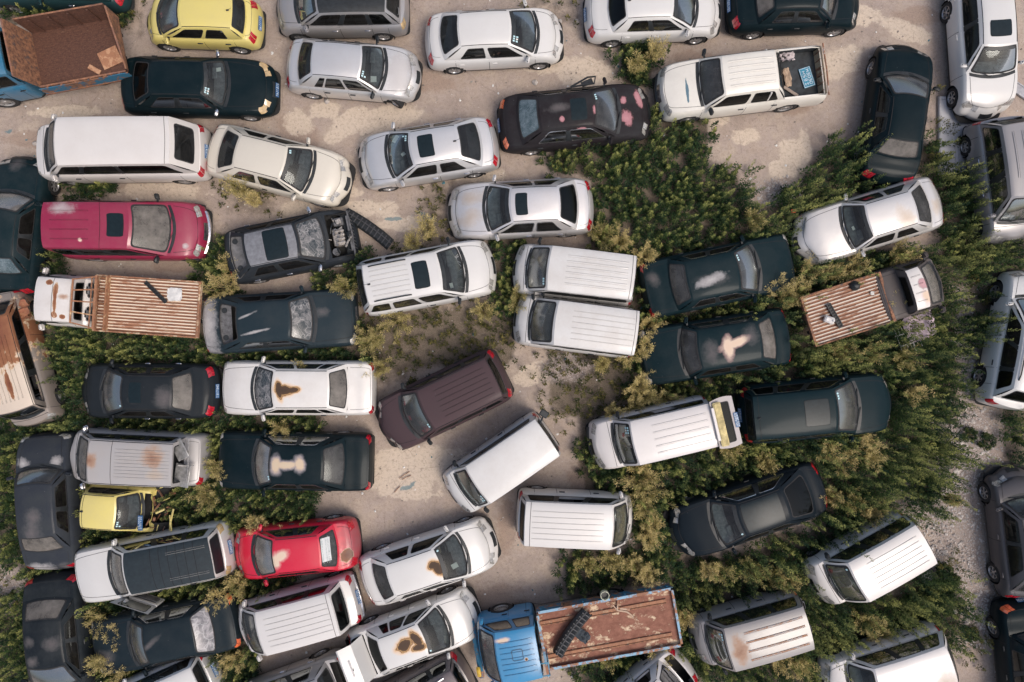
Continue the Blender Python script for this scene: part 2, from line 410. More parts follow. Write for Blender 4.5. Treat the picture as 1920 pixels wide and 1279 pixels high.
def window(mb, S, cell, win, sealw, gl, r=.25, mats=(0, 1), sub=5, nrmf=None, chrome=None):
    """one opening: painted frame out to the cell border, rubber seal, glass sheet"""
    u0, u1, v0, v1 = cell; a0, a1, b0, b1 = win
    cu, cv, hu, hv = (a0 + a1) / 2, (b0 + b1) / 2, (a1 - a0) / 2, (b1 - b0) / 2
    lenu = (S(a1, cv) - S(a0, cv)).length / 2; lenv = (S(cu, b1) - S(cu, b0)).length / 2
    rr = r * min(lenu, lenv); ru, rv = min(.9, rr / lenu), min(.9, rr / lenv)
    sb = []; prm = [-1, -.97, -.92, -.84, -.7, -.4, 0, .4, .7, .84, .92, .97]
    for k in range(4):
        for t in prm: sb.append(((t, -1), (1, t), (-t, 1), (-1, -t))[k])
    def rnd(a, b):
        ca = max(-(1 - ru), min(1 - ru, a)); cb = max(-(1 - rv), min(1 - rv, b)); da, db = (a - ca) / ru, (b - cb) / rv
        l = math.hypot(da, db)
        if da and db: return ca + da / l * ru * max(abs(da), abs(db)), cb + db / l * rv * max(abs(da), abs(db))
        return a, b
    outer = []; inn = []; 
    for a, b in sb:
        U = u0 if a == -1 else (u1 if a == 1 else None); V = v0 if b == -1 else (v1 if b == 1 else None)
        x, y = rnd(a, b); x, y = cu + x * hu, cv + y * hv; inn.append((x, y))
        outer.append((U if U is not None else lerp(u0, u1, (a + 1) / 2), V if V is not None else lerp(v0, v1, (b + 1) / 2)))
    su, sv = max(.2, 1 - sealw / lenu), max(.2, 1 - sealw / lenv)
    def sc(p, k): return (cu + (p[0] - cu) * k[0], cv + (p[1] - cv) * k[1])
    l1 = [sc(p, (su, sv)) for p in inn]
    mid = [((o[0] + i[0]) / 2, (o[1] + i[1]) / 2) for o, i in zip(outer, inn)]
    def ring(A): return [S(*p) for p in A] + [S(*A[0])]
    mb.grid([ring(outer), ring(mid), ring(inn)], mats[0])
    ir, l1r = ring(inn), ring(l1)
    def off(A, d): 
        return [S(*p) + (nrmf(S, *p) * d) for p in A] + [S(*A[0]) + nrmf(S, *A[0]) * d]
    mb.grid([ir, off(inn, .006), off(l1, .006), off(l1, -.004)], mats[1])
    if chrome is not None:
        o1 = [sc(p, (1 + .022 / lenu, 1 + .022 / lenv)) for p in inn]; mb.grid([off(o1, .007), off(inn, .007)], chrome)
    rows = [off(l1, -.003)]
    for k in (.8, .6, .4, .2): rows.append(off([sc(p, (k, k)) for p in l1], -.003))
    gl.grid(rows); gl.add(rows[-1][:-1], (tuple(range(len(rows[-1]) - 1)),))

def rrect_strip(mb, P, nrm, cu, cv, hu, hv, r, w, mi, fill=None, fmi=0, lift=.004, flift=.006):
    pts = []; n = 5
    for k, (sx, sy) in enumerate(((1, 1), (-1, 1), (-1, -1), (1, -1))):
        if k in (1, 3):
            for t in (.75, .5, .25, 0, -.25, -.5, -.75): pts.append((cu - sy * 0 + (hu - r) * t * (1 if k == 1 else -1), cv + (hv if k == 1 else -hv)))
        if k == 2:
            for t in (.8, .6, .4, .2, 0, -.2, -.4, -.6, -.8): pts.append((cu - hu, cv + (hv - r) * t))
        for j in range(n):
            a = (k + j / (n - 1)) * math.pi / 2
            pts.append((cu + sx * (hu - r) + math.cos(a) * r, cv + sy * (hv - r) + math.sin(a) * r))
    for t in (-.8, -.6, -.4, -.2, 0, .2, .4, .6, .8): pts.append((cu + hu, cv + (hv - r) * t))
    p3 = [P(*q) for q in pts]
    if w: mb.strip(p3, nrm, w, mi, lift, True)
    if fill is not None:
        nn = Vector(nrm); rows = []
        for y in [-1, -.985, -.96, -.92, -.85, -.7, -.5, -.3, -.1, .1, .3, .5, .7, .85, .92, .96, .985, 1]:
            yy = y * hv; e = abs(yy) - (hv - r); hx = hu - (r - math.sqrt(max(0, r * r - e * e)) if e > 0 else 0)
            rows.append([P(cu + hx * k, cv + yy) + nn * flift for k in (-1, -.6, -.2, .2, .6, 1)])
        fill.grid(rows, fmi)

GLY = [((0, .9, 1, .9), (.5, 0, .5, 1)), ((0, 0, 0, 1), (0, .5, 1, .5), (1, 0, 1, 1)), ((0, 0, 1, 0), (0, .5, 1, .5), (0, 1, 1, 1), (1, 0, 1, .5), (0, .5, 0, 1)),
       ((0, 0, 1, 0), (1, 0, 1, 1), (0, 1, 1, 1), (0, .5, 1, .5)), ((0, 0, .5, 1), (.5, 1, 1, 0), (.2, .4, .8, .4)), ((0, 0, 0, 1), (0, 0, 1, 0), (1, 0, 1, 1), (0, 1, 1, 1)), ((0, 1, 1, 1), (1, 1, .3, 0))]
def marks(mb, c, eu, ev, w, h, n, mi, seed=0, th=.012):
    """a row of small stroke characters in the plane eu, ev about c"""
    rr = random.Random(seed); eu, ev = Vector(eu).normalized(), Vector(ev).normalized(); nn = eu.cross(ev); cw = w / n
    for i in range(n):
        if n == 7 and i == 2: pass
        g = GLY[rr.randrange(len(GLY))]; o = c + eu * (-w / 2 + i * cw + cw * .18) - ev * h / 2; gw = cw * .62
        for (x0, y0, x1, y1) in g: mb.strip([o + eu * x0 * gw + ev * y0 * h, o + eu * x1 * gw + ev * y1 * h], nn, th, mi, .004)

def make_car(key, label, cat, name, F, R, cuts, color, vert=False, zF=.62, zR=.75, T=DEF, group=None, **kw):
    p = dict(DEF); p.update(T); feats = kw.pop('feats', ()); dirt = kw.pop('dirt', .3); p.update(kw)
    f = unp(*F, zF); r = unp(*R, zR); f.z = r.z = 0; ax = (f - r); L = ax.length; ax.normalize(); mid = (f + r) / 2; ang = math.atan2(ax.y, ax.x)
    def cx(c, z):
        t = (c - F[vert]) / (R[vert] - F[vert]); P = unp(F[0] + t * (R[0] - F[0]), F[1] + t * (R[1] - F[1]), z); P.z = 0
        return (P - mid).dot(ax)
    xa, xb = -L / 2, L / 2
    wb = min(cx(cuts[0], p['cowl']), xb - .12); wt = cx(cuts[1], p['H']); rt = max(cx(cuts[2], p['H'] - .04), xa + .06); rb = max(cx(cuts[3], p['belt']), xa + .05)
    wt = min(wt, wb - .12); rt = max(rt, rb + .03)
    root = thing(name, label, cat, (mid.x, mid.y, 0), ang, group)
    sh = Shell(p, xa, xb, wb, wt, rt, rb); FOOT.append((mid.x, mid.y, ang, L / 2, p['W'] / 2))
    pm = paint(color, dirt, feats=feats, rough=kw.get('prough', .35), metal=kw.get('pmetal', 0), coat=kw.get('pcoat', .5))
    if 'roofcol' in p: pass
    mb = MB(); MS = [pm, RUB, GAP, BLK, CHR, UNDER]
    if p.get('pm2'): MS.append(p['pm2'])
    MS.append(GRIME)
    roofm = 6 if p.get('pm2') and not p.get('ribs_only') else 0
    # --- deck, sides, ends
    nst = max(36, int(L / .085)); xs = [sh.xc + sh.hl * math.copysign(1 - (1 - abs(t)) ** 1.25, t) for t in np.linspace(-1, 1, nst)]
    for e in (wb - .06, rb + .06, wb - p['wbow'] - .1, rb + p['rbow'] + .1): xs[min(range(1, nst - 1), key=lambda i: abs(xs[i] - e))] = e
    qs = [-1, -.97, -.93, -.88, -.7, -.45, -.2, 0, .2, .45, .7, .88, .93, .97, 1]
    oh = p.get('open_hood'); ot = p.get('open_trunk'); bedx = p.get('bed')
    def hole(x0, x1, qa):
        if x0 > rb + .05 and x1 < wb - .05 and qa < .9: return True
        if oh and x0 > wb + .02 and x1 < xb - .12 and qa < .86: return True
        if ot and x1 < rb - .02 and x0 > xa + .08 and qa < .86: return True
        if bedx and x1 < bedx + .03 and x0 > xa + .05 and qa < .93: return True
        return False
    def hbow(x0, x1, qa):
        # keep a curved cowl: drop faces only where they lie inside the base ring
        xm = (x0 + x1) / 2
        return xm < wb - p['wbow'] * qa * qa - .03 and xm > rb + p['rbow'] * qa * qa + .03
    pt = [[sh.B(x, q) for q in qs] for x in xs]; vs = [q for r_ in pt for q in r_]; n = len(qs); fs = []; fm = []
    for i in range(len(xs) - 1):
        for j in range(n - 1):
            qa = abs(qs[j] + qs[j + 1]) / 2
            cab = xs[i] > rb + .05 and xs[i + 1] < wb - .03
            if cab and qa < .9 and hbow(xs[i], xs[i + 1], qa): continue
            if not cab and hole(xs[i], xs[i + 1], qa): continue
            fs.append((i * n + j, (i + 1) * n + j, (i + 1) * n + j + 1, i * n + j + 1))
    mb.add(vs, fs, 0)
    wf, wr = xb - p['fw'] * L, xa + p['rw'] * L
    if 'fwx' in p: wf = p['fwx']
    if 'rwx' in p: wr = p['rwx']
    WR = p['wheelr']; AR = WR + .055
    vv = [0, .08, .16, .24, .32, .4, .48, .56, .64, .72, .8, .87, .93, .97, 1]
    for sg in (-1, 1):
        rows = []; dm = {}
        for i, x in enumerate(xs):
            row = []
            for v in vv:
                P = sh.B(x, sg * (2 - v))
                for wx in (wf, wr):
                    dx, dz = P.x - wx, P.z - WR; d = math.hypot(dx, dz)
                    if dz > -.25 and abs(d - AR) < .045 and d > 0: P.x = wx + dx / d * AR; P.z = WR + dz / d * AR
                row.append(P)
            rows.append(row)
        m = len(vv); vs = [q for r_ in rows for q in r_]; fs = []
        for i in range(len(xs) - 1):
            for j in range(m - 1):
                ix = (i * m + j, i * m + j + 1, (i + 1) * m + j + 1, (i + 1) * m + j)
                c = sum((Vector(vs[k]) for k in ix), Vector()) / 4
                if any(math.hypot(c.x - wx, c.z - WR) < AR - .005 for wx in (wf, wr)): continue
                fs.append(ix if sg > 0 else ix[::-1])
        mb.add(vs, fs, 0)
        for wx in (wf, wr):      # wheel well liner
            yo = sh.plan(wx) - .03; A = [(wx + AR * math.cos(a), sg * yo, WR + AR * math.sin(a)) for a in np.linspace(-.6, math.pi + .6, 18)]
            mb.grid([A, [(q[0], sg * (yo - .26), q[2]) for q in A]], 5)
    qe = [q for q in qs]
    for end in (-1, 1):
        if end > 0 and p.get('no_nose'): continue
        mb.grid([[sh.E(end, q, v) for q in qe] for v in vv], 0, end < 0)
    mb.grid([[Vector((x, s_ * (sh.plan(x) - .06), p['z0'] + .02)) for s_ in (-1, 1)] for x in xs], 5)
    # --- cabin
    hwf = .5 * p['wbow']
    seal = p.get('seal', .03)
    NR = sh.nrm
    gl = MB(); wsm = {'clear': GWS, 'dust': GDUST, 'dark': GDK, 'crack': CRK, 'craze': CRK2, 'foil': FOIL, 'ddust': GDUSTD, 'rear': GRW, 'black': SUNR}
    window(mb, sh.front, (0, 1, 0, 1), p.get('wsw', (.045, .955, .05, .93)), seal + .015, gl, .22, (0, 1), nrmf=NR)
    glasses = []
    if p['ws'] != 'none': glasses.append(('windscreen', gl, wsm[p['ws'] or 'clear']))
    gl = MB(); window(mb, sh.rear, (0, 1, 0, 1), p.get('rgw', (.08, .92, .12, .92)), seal, gl, .25, (0, 1), nrmf=NR)
    if p['rg'] != 'none': glasses.append(('rear_window', gl, wsm[p['rg'] or 'rear']))
    for sg in (-1, 1):
        S = sh.side_(sg); ws_ = p['side']; 
        bd = [0] + [(ws_[i][1] + ws_[i + 1][0]) / 2 for i in range(len(ws_) - 1)] + [1]
        for i, (a, b) in enumerate(ws_):
            gl = MB(); window(mb, S, (bd[i], bd[i + 1], 0, 1), (a, b, p.get('sv0', .1), .86), .018, gl, .3, (0, 1), nrmf=NR, chrome=4 if p['chromew'] else None)
            if not (p.get('no_side') and (sg, i) in p['no_side']):
                glasses.append(('side_window', gl, wsm[p['sg']] if p['sg'] else (GSD if i < 2 else GDK)))
            if p['black_b'] and i < len(ws_) - 1:
                c = bd[i + 1]; hw = (ws_[i + 1][0] - ws_[i][1]) / 2 + .004
                mb.grid([[S(c + k * hw, v) + NR(S, c, v) * .009 for k in (-1, 1)] for v in np.linspace(.1, .86, 5)], 3)
    if T is not VAN and not p['ws'] and not p.get('noband'):
        mb.grid([[sh.front(u, v) + NR(sh.front, u, v) * .007 for u in np.linspace(.055, .945, 9)] for v in (.80, .87, .925)], 3)
    # roof
    ss = [-1, -.985, -.96, -.92, -.86, -.7, -.5, -.25, 0, .25, .5, .7, .86, .92, .96, .985, 1]
    mb.grid([[sh.R(f_, s_) for s_ in ss] for f_ in np.linspace(0, 1, 18)], roofm)
    if p.get('roof_patch'):
        a, b, m_ = p['roof_patch']
        mb.grid([[sh.R(lerp(a, b, k / 6), s_ * .94, .004) for s_ in ss] for k in range(7)], m_)
    if p['ditch']:
        for sg in (-1, 1): mb.strip([sh.R(f_, sg * .95) for f_ in np.linspace(.0, 1, 14)], (0, 0, 1), .028, 2, .003)
    if p['ribs']:
        nr_, f0, f1 = p['ribs']
        rm = p.get('ribm', roofm)
        for k in range(nr_):
            s_ = lerp(-.62, .62, k / (nr_ - 1)); F_ = np.linspace(1 - f1, 1 - f0, 14); hw = p.get('ribw', .028) / p['yr']
            rows = []
            for j, f_ in enumerate(F_):
                h = .014 if 0 < j < 13 else 0
                rows.append([sh.R(f_, s_ - hw, .0005), sh.R(f_, s_ - hw * .6, h), sh.R(f_, s_ + hw * .6, h), sh.R(f_, s_ + hw, .0005)])
            mb.grid(rows, rm)
            for dd in (-1, 1): mb.strip([sh.R(f_, s_ + dd * hw * 1.04) for f_ in F_], (0, 0, 1), .007, len(MS) - 1 if sum(color) > .9 else 2, .0015)  # groove shade painted as a thin strip down each side of the rib
    if p.get('seam'):
        for f_ in p['seam']: mb.strip([sh.R(f_, s_) for s_ in ss], (0, 0, 1), .014, 2, .003)
    # shut lines
    up = (0, 0, 1)
    if p['hoodline'] and not oh:
        q0 = p['hoodline']; hx = np.linspace(wb + .0, xb - .05, 12)
        for sg in (-1, 1): mb.strip([sh.B(x, sg * (q0 + .08 * (1 - k / 11))) for k, x in enumerate(hx)], up, .012, 2, .003)
        mb.strip([sh.B(xb - .05, q) for q in np.linspace(-q0, q0, 11)], up, .012, 2, .003)
    if rb - xa > .3 and not ot and not bedx:
        for sg in (-1, 1): mb.strip([sh.B(x, sg * .86) for x in np.linspace(rb - .02, xa + .05, 8)], up, .01, 2, .003)
        mb.strip([sh.B(xa + .05, q) for q in np.linspace(-.86, .86, 9)], up, .01, 2, .003)
    if T is VAN or p.get('vanline'):
        mb.strip([sh.B(wb + .13, q) for q in np.linspace(-1, 1, 9)], up, .012, 2, .003)
    for sg in (-1, 1):
        S = sh.side_(sg); bd = [.02] + [(p['side'][i][1] + p['side'][i + 1][0]) / 2 for i in range(len(p['side']) - 1)] + [.88]
        xbf, xbr = wb - p['wbow'], rb + p['rbow']
        for u in bd:
            x = lerp(xbf, xbr, u) + (.12 if u == .02 else 0)
            mb.strip([sh.B(x, sg * (2 - v)) for v in np.linspace(.12, .97, 8)], (0, sg, .2), .012, 2, .003)
        mb.strip([sh.B(x, sg * 1.88) for x in np.linspace(wf - AR, wr + AR, 10)], (0, sg, 0), .05, 3, .006)
        if p['moulding']: mb.strip([sh.B(x, sg * 1.5) for x in np.linspace(wf - AR, wr + AR, 10)], (0, sg, 0), .06, 3, .008)
    # cowl band under the windscreen
    rows = []
    for d in (0, .05, .10):
        rows.append([sh.B(wb - p['wbow'] * (q * .93) ** 2 + d, q * .9, .005) for q in np.linspace(-1, 1, 15)])
    mb.grid(rows, 3)
    if p['bump'] or p['grille']:
        gm = 3 if p['grille'] is True else 4
        if p['grille']: 
            mb.grid([[sh.E(1, q, v, .006) for q in np.linspace(-.42, .42, 7)] for v in (.55, .64, .72, .78)], 3)
            if p['grille'] == 'c':
                for v in (.60, .68, .75): mb.strip([sh.E(1, q, v, .012) for q in np.linspace(-.42, .42, 7)], (1, 0, .5), .02, 4, .004)
        if p['bump']:
            for end in (-1, 1): mb.grid([[sh.E(end, q, v, .05 if 0 < k < 3 else .005) for q in np.linspace(-1, 1, 11)] for k, v in enumerate((.25, .3, .48, .53))], {'b': 3, 'c': 4}[p['bump']])
    body = mb.build('body', MS, root)
    for nm, g, m_ in glasses: g.build(nm, m_, root)
    # --- lamps
    LM = {'w': HEADL, 'a': AMBL, 'r': TAILL, 'o': ORGL}
    if not p.get('no_lamps') and not p.get('no_nose'):
        for sg in (-1, 1):
            g = MB(); xf = p.get('lampx', .13)
            g.grid([[sh.B(xb - d, sg * q, .008) for q in np.linspace(p.get('lampq', .90), 1.22, 7)] for d in np.linspace(0, xf, 6)])
            g.grid([[sh.E(1, sg * q, v, .008) for q in np.linspace(.72, 1, 5)] for v in np.linspace(.76, 1.0, 5)])
            g.build('headlight', LM[p['lamp']], root)
    for sg in (-1, 1):
        if p.get('no_tail') == sg or p.get('no_tail') == 2: continue
        g = MB(); hv = False
        g.grid([[sh.B(xa + d, sg * q, .008) for q in np.linspace(p.get('tlq', 1.0), 1.3, 6)] for d in np.linspace(0, min(.13, p.get('tlx', .10)), 5)])
        g.grid([[sh.E(-1, sg * q, v, .008) for q in np.linspace(.80, 1, 5)] for v in np.linspace(.70, 1.0, 5)])
        if hv:
            S = sh.side_(sg); g.grid([[S(u, v) + NR(S, u, v) * .01 for u in (.965, .985, .998)] for v in np.linspace(-.02, .35, 5)])
        g.build('taillight', LM[p['tail_l']], root)
    # --- wheels
    wk = p.get('wk', 'alloy')
    for wx, st in ((wf, p.get('steer', 0)), (wr, 0)):
        for sg in (-1, 1):
            if p.get('nowheel') and (wx == wf, sg) in p['nowheel']: continue
            wheel(root, wx, sg * (sh.plan(wx) - WR * .31 - .02), WR, sg, wk, st)
    # --- mirrors, handles, wipers
    for sg in (-1, 1):
        if p['mirror'] and not (p.get('nomirror') == sg):
            g = MB(); S = sh.side_(sg); P = S(.05, .12); fx = P.x + .02
            g.box((fx + .02, sg * (abs(P.y) + .15), P.z + .05), (.10, .2, .15), 0, sg * .25, .045); g.box((fx, sg * (abs(P.y) + .04), P.z), (.05, .1, .05), 1)
            if p['H'] > 1.6: g.box((fx + .02, sg * (abs(P.y) + .15), P.z + .1), (.09, .17, .2), 0, sg * .25, .04)
            g.build('mirror', [{'p': pm, 'b': BLK, 'c': CHR}[p['mirror']], BLK], root)
        if p['handle']:
            for i, u in enumerate([(a[1] - .03) for a in p['side'][:2]]):
                x = lerp(wb - p['wbow'], rb + p['rbow'], u); P = sh.B(x, sg * 1.2)
                g = MB(); g.box((x, P.y + sg * .012, P.z), (.17, .035, .035), 0, 0, .012); g.build('door_handle', {'b': BLK, 'p': pm, 'c': CHR}[p['handle']], root)
    if p['ws'] not in ('none', 'crack') and not p.get('nowiper'):
        g = MB()
        for y0, y1 in ((.52, -.02), (-.05, -.55)):
            q0, q1 = (1 - y0 / sh.yb(wb)) / 2, (1 - y1 / sh.yb(wb)) / 2
            g.tube([sh.front(q0, .0) + Vector((.05, 0, .03)), sh.front(lerp(q0, q1, .5), .05) + Vector((.02, 0, .03)), sh.front(q1, .08) + Vector((.01, 0, .025))], .012, 0, 4)
        g.build('wiper', BLK, root)
    # --- cabin
    yb = sh.yb(wb - .3); g = MB(); sf = {'d': (DASH, SEAT), 't': (DASHL, SEATT), 'm': (DASH, SEATT)}[p['seats']]
    zc = p['cowl'] - .02
    g.grid([[Vector((wb - .05 - p['wbow'] * q * q + .02, q * yb * .97, zc)), Vector((wb - .3 - p['wbow'] * q * q, q * yb * .97, zc + .015)), Vector((wb - .46 - .05 * q * q, q * yb * .97, zc - .03)), Vector((wb - .5, q * yb * .96, zc - .3))] for q in np.linspace(-1, 1, 9)])
    g.box((wb - .42, .33, zc + .03), (.16, .34, .06), 0, 0, .03)
    g.build('dashboard', sf[0], root)
    g = MB(); g.box(((wb + rb) / 2, 0, .36), (wb - rb - .05, yb * 1.9, .04)); g.build('cabin_floor', CARP, root)
    if wt - rt > .5:
        sx = wb - 1.05 if wb - 1.05 > rt - .2 else (wt + rt) / 2
        nrow = 2 if (wt - rt) < 1.9 and not p.get('vanseats') else 3
        if p.get('one_row'): nrow = 1
        for k in range(nrow):
            X = sx - k * .85
            if X < rb + .25 and k: break
            if k == 0:
                for sy in (-1, 1):
                    g = MB(); g.box((X + .02, sy * .36, .6), (.5, .48, .16), 0, 0, .06); g.box((X - .25, sy * .36, .84), (.14, .46, .52), 0, 0, .06, Matrix.Rotation(-.25, 3, 'Y')); g.box((X - .33, sy * .36, 1.17), (.09, .24, .16), 0, 0, .04); g.build('seat', sf[1], root)
            else:
                g = MB(); g.box((X, 0, .58), (.5, yb * 1.7, .16), 0, 0, .06); g.box((X - .28, 0, .82), (.15, yb * 1.66, .5), 0, 0, .06, Matrix.Rotation(-.3, 3, 'Y'))
                for sy in (-1, 1): g.box((X - .38, sy * .38, 1.09), (.09, .24, .1), 0, 0, .04)
                g.build('rear_seat', sf[1], root)
        if T is DEF and rb - xa > .2:
            g = MB(); g.grid([[Vector((rb + .02 + p['rbow'] * q * q, q * yb * .95, p['belt'] + .01)), Vector((rb + .45, q * yb * .95, p['belt'] - .0))] for q in np.linspace(-1, 1, 7)])
            for sy in (-1, 1): g.lathe([(0, .006), (.085, .008), (.09, .0)], 14, 1, 'Z', (rb + .24, sy * .42, p['belt'] + .008))
            g.build('parcel_shelf', [sf[0] if p['seats'] != 'd' else SEAT, BLK], root)
        g = MB(); c = Vector((wb - .6, .36, zc + .0)); g.tube([c + Vector((math.sin(a) * .07, math.cos(a) * .18, math.sin(a) * .16)) for a in np.linspace(0, 2 * math.pi, 17)], .014, 0, 5, False)
        g.tube([c + Vector((0, -.17, 0)), c + Vector((.02, 0, -.01)), c + Vector((0, .17, 0))], .014, 0, 4); g.build('steering_wheel', BLK, root)
    # --- add-ons
    if p['sun']:
        g = MB(); a, b = p['sun']; hw = p.get('sunw', .62)
        rrect_strip(g, lambda x, y: sh.R(1 - x, y), (0, 0, 1), (a + b) / 2, 0, (b - a) / 2, hw, min(.06, (b - a) * .3), .02, 1, g, 0, .004, .006)
        g.build('sunroof', [SUNR, GAP], root)
    if p['rail']:
        for sg in (-1, 1):
            g = MB(); F_ = np.linspace(.14, .86, 9) if p['rail'] is True else np.linspace(*p['rail'], 9)
            g.tube([sh.R(f_, sg * .88, .05 if 0 < k < 8 else .01) for k, f_ in enumerate(F_)], .02, 0, 6); g.build('roof_rail', BLK if p.get('railc', 'b') == 'b' else (pm if p['railc'] == 'p' else CHR), root)
    if p['ant']:
        g = MB(); q = sh.R(.06, 0); g.box(q + Vector((0, 0, .02)), (.09, .05, .04), 0, 0, .018); g.tube([q + Vector((0, 0, .03)), q + Vector((-.16, 0, .16))], .005, 0, 4); g.build('antenna', BLK, root)
    if p['stk']:
        g = MB(); rr = random.Random(hash(key) % 99 if False else len(FOOT)); k = 0
        sg = 1 if p['stk'] > 0 else -1
        for i in range(abs(p['stk'])):
            u = .5 - sg * (.36 - .055 * (i % 3)); v = .84 - .10 * (i // 3); hu, hv = .019, .032
            g.grid([[sh.front(u + a * hu, v + b * hv) + NR(sh.front, u, v) * .008 for a in (-1, 1)] for b in (-1, 1)], 1 if i == 4 else 0)
        g.build('windscreen_sticker', [STK, PAPER], root)
    if p.get('papers'):
        g = MB()
        for (u, v, w_, h_, a_) in p['papers']:
            c = sh.front(u, v); c = Vector((c.x - .12, c.y, zc + .05)); g.box(c, (w_, h_, .006), 0, a_)
        g.build('paper_on_dash', PAPER, root)
    if p.get('shade'):
        g = MB(); g.grid([[sh.front(lerp(.12, .88, a), v) - NR(sh.front, .5, .5) * .05 for a in np.linspace(0, 1, 9)] for v in (.16, .5, .72)]); g.build('sunshade', simple('tan_shade', (.33, .24, .16), .9, var=.2), root)
    if p.get('headliner_pad'): pass
    for ch, end in ((p['plate'], 1), ):
        pass
    if p['plate']:
        for c_ in p['plate']:
            end = 1 if c_ in 'fF' else -1
            g = MB(); v = .60 if end > 0 else .66
            c = sh.E(end, 0, v, .02); nrm_ = Vector((end, 0, .55)).normalized(); eu = Vector((0, 1, 0)) * end; ev = nrm_.cross(eu).normalized()
            g.strip([c - eu * .22, c + eu * .22], nrm_, .14, 0, .012); marks(g, c + nrm_ * .014, eu, ev, .42, .085, 7, 1, len(FOOT), .013)
            g.build('number_plate', [PLY if c_ in 'Y' else PLB, PLW if c_ not in 'Y' else BLK], root)
    M3 = Matrix.Rotation(-ang, 3, 'Z')
    def loc(px, py, z): 
        P = M3 @ (unp(px, py, z) - Vector((mid.x, mid.y, 0))); return P
    return root, sh, pm, dict(loc=loc, wb=wb, wt=wt, rt=rt, rb=rb, xa=xa, xb=xb, L=L, wf=wf, wr=wr, p=p, body=body)
FOOT = []
WH = (.60, .59, .57); CRM = (.58, .54, .46); SIL = (.62, .61, .60); SILD = (.30, .295, .31); BK = (.005, .0125, .016); CH = (.0065, .018, .0225); YE = (.64, .54, .17)
S3 = ((.05, .35), (.40, .66), (.70, .84))      # sedan with a quarter light
car = make_car
# ---- top row
car(1, 'yellow four-door city car at the top edge with its blue rear plate showing', 'hatchback', 'hatchback', (270, 38), (487, 42), (297, 334, 432, 464), YE, W=1.5, H=1.5, tail=.98, nose=.7, dirt=.12, ef=.6, side=((.08, .47), (.52, .82)), black_b=False, plate='r', papers=((.4, .3, .25, .12, .4), (.55, .35, .2, .1, 1.2)), rbow=.1, moulding=False, ws='ddust', ant=True)
car(2, 'grey seven-seat people carrier with black roof parked under the top edge', 'MPV', 'people_carrier', (515, 15), (764, 8), (556, 592, 722, 752), (.30, .30, .31), W=1.7, H=1.62, T=SUV, wheelr=.31, nose=.74, cowl=.98, belt=.96, tail=.98, tail_l='a', roofcol=1, pm2=BLK, handle='c', rail=False, pmetal=.3, fw=.17)
car(3, 'clean white sedan with clutter piled behind its rear window, nose pointing right', 'sedan', 'sedan', (1058, 66), (795, 76), (1008, 956, 862, 822), WH, W=1.7, dirt=.1, rg='rear', handle='p', ef=.6, stk=-6, black_b=False, tlx=.2, seats='d', rbow=.16)
car(4, 'white sedan with two black slots in its bonnet, at the top edge', 'sedan', 'sedan', (1356, 18), (1097, 24), (1305, 1262, 1176, 1137), WH, W=1.7, dirt=.06, handle='p', stk=6, plate='r', ant=True, rbow=.17, rg='dark', tlx=.24, lampx=.35)
car(5, 'glossy black sedan in the top right with a white sheet behind its rear glass', 'sedan', 'sedan', (1617, 2), (1368, 6), (1566, 1540, 1455, 1412), BK, W=1.76, dirt=.1, rg='dust', plate='r', tlx=.25)
car(6, 'black sedan nosing right beside the rusty tipper, paint flaking on the bonnet', 'sedan', 'sedan', (518, 166), (220, 158), (428, 377, 280, 246), BK, W=1.78, dirt=.12, stk=-6, plate='f', lamp='a', lampx=.34, rg='dark', mirror='c', speck=.6, papers=((.2, .3, .2, .12, .2),))
car(7, 'silver sedan with its front wheel turned out, below the grey people carrier', 'sedan', 'sedan', (788, 143), (532, 118), (722, 673, 584, 557), SIL, W=1.68, dirt=.15, stk=-4, mirror='b', side=((.05, .36), (.40, .68), (.71, .82)), steer=-.5, papers=((.75, .3, .18, .18, .1),), black_b=False, pmetal=.5, ef=.58, feats=((1.5, -.1, .5, .7, 0, 'pale'),))
# white crew-cab pickup
car(8, 'white crew-cab pickup with an open load bed', 'pickup', 'pickup_truck', (1232, 178), (1545, 133), (1312, 1360, 1460, 1466), (.72, .69, .62), W=1.74, H=1.72, zR=.95, belt=1.08, cowl=1.1, nose=.92, tail=1.06, efi=.12, eri=.02, ef=.78, er=.97, nr=30, yr=.6, wheelr=.37, wbow=.08, tbow=.04, rbow=0, rtbow=0, side=((.06, .5), (.56, .92)), ditch=False, bump='b', grille='c', bed=-.62, fw=.18, rw=.21, mirror='b', ws='ddust', dirt=.2, seats='m', ribs=(5, .1, .95), feats=((1.75, .1, .05, .42, 0, 'stripe'),), no_tail=2, bowr=0, wk='steel', black_b=False)
car(9, 'black sedan with pink worn patches on roof and bonnet and crazed rear glass', 'sedan', 'sedan', (1223, 207), (934, 233), (1160, 1114, 1014, 968), (.02, .016, .018), W=1.8, dirt=.35, rg='craze', ws='ddust', stk=3, sun=(.12, .42), tail_l='o', chromew=True, speck=.5, plate='r', prough=.5, feats=((1.55, -.25, .28, .32, 20, 'pink'), (1.5, .3, .16, .16, 0, 'pink'), (2.0, .35, .2, .4, 10, 'pink'), (.55, -.05, .14, .22, 0, 'pink'), (-.55, .1, .5, .16, 0, 'haze'), (-.5, -.25, .1, .12, 0, 'pink'), (.1, -.6, .3, .08, 0, 'pink')))
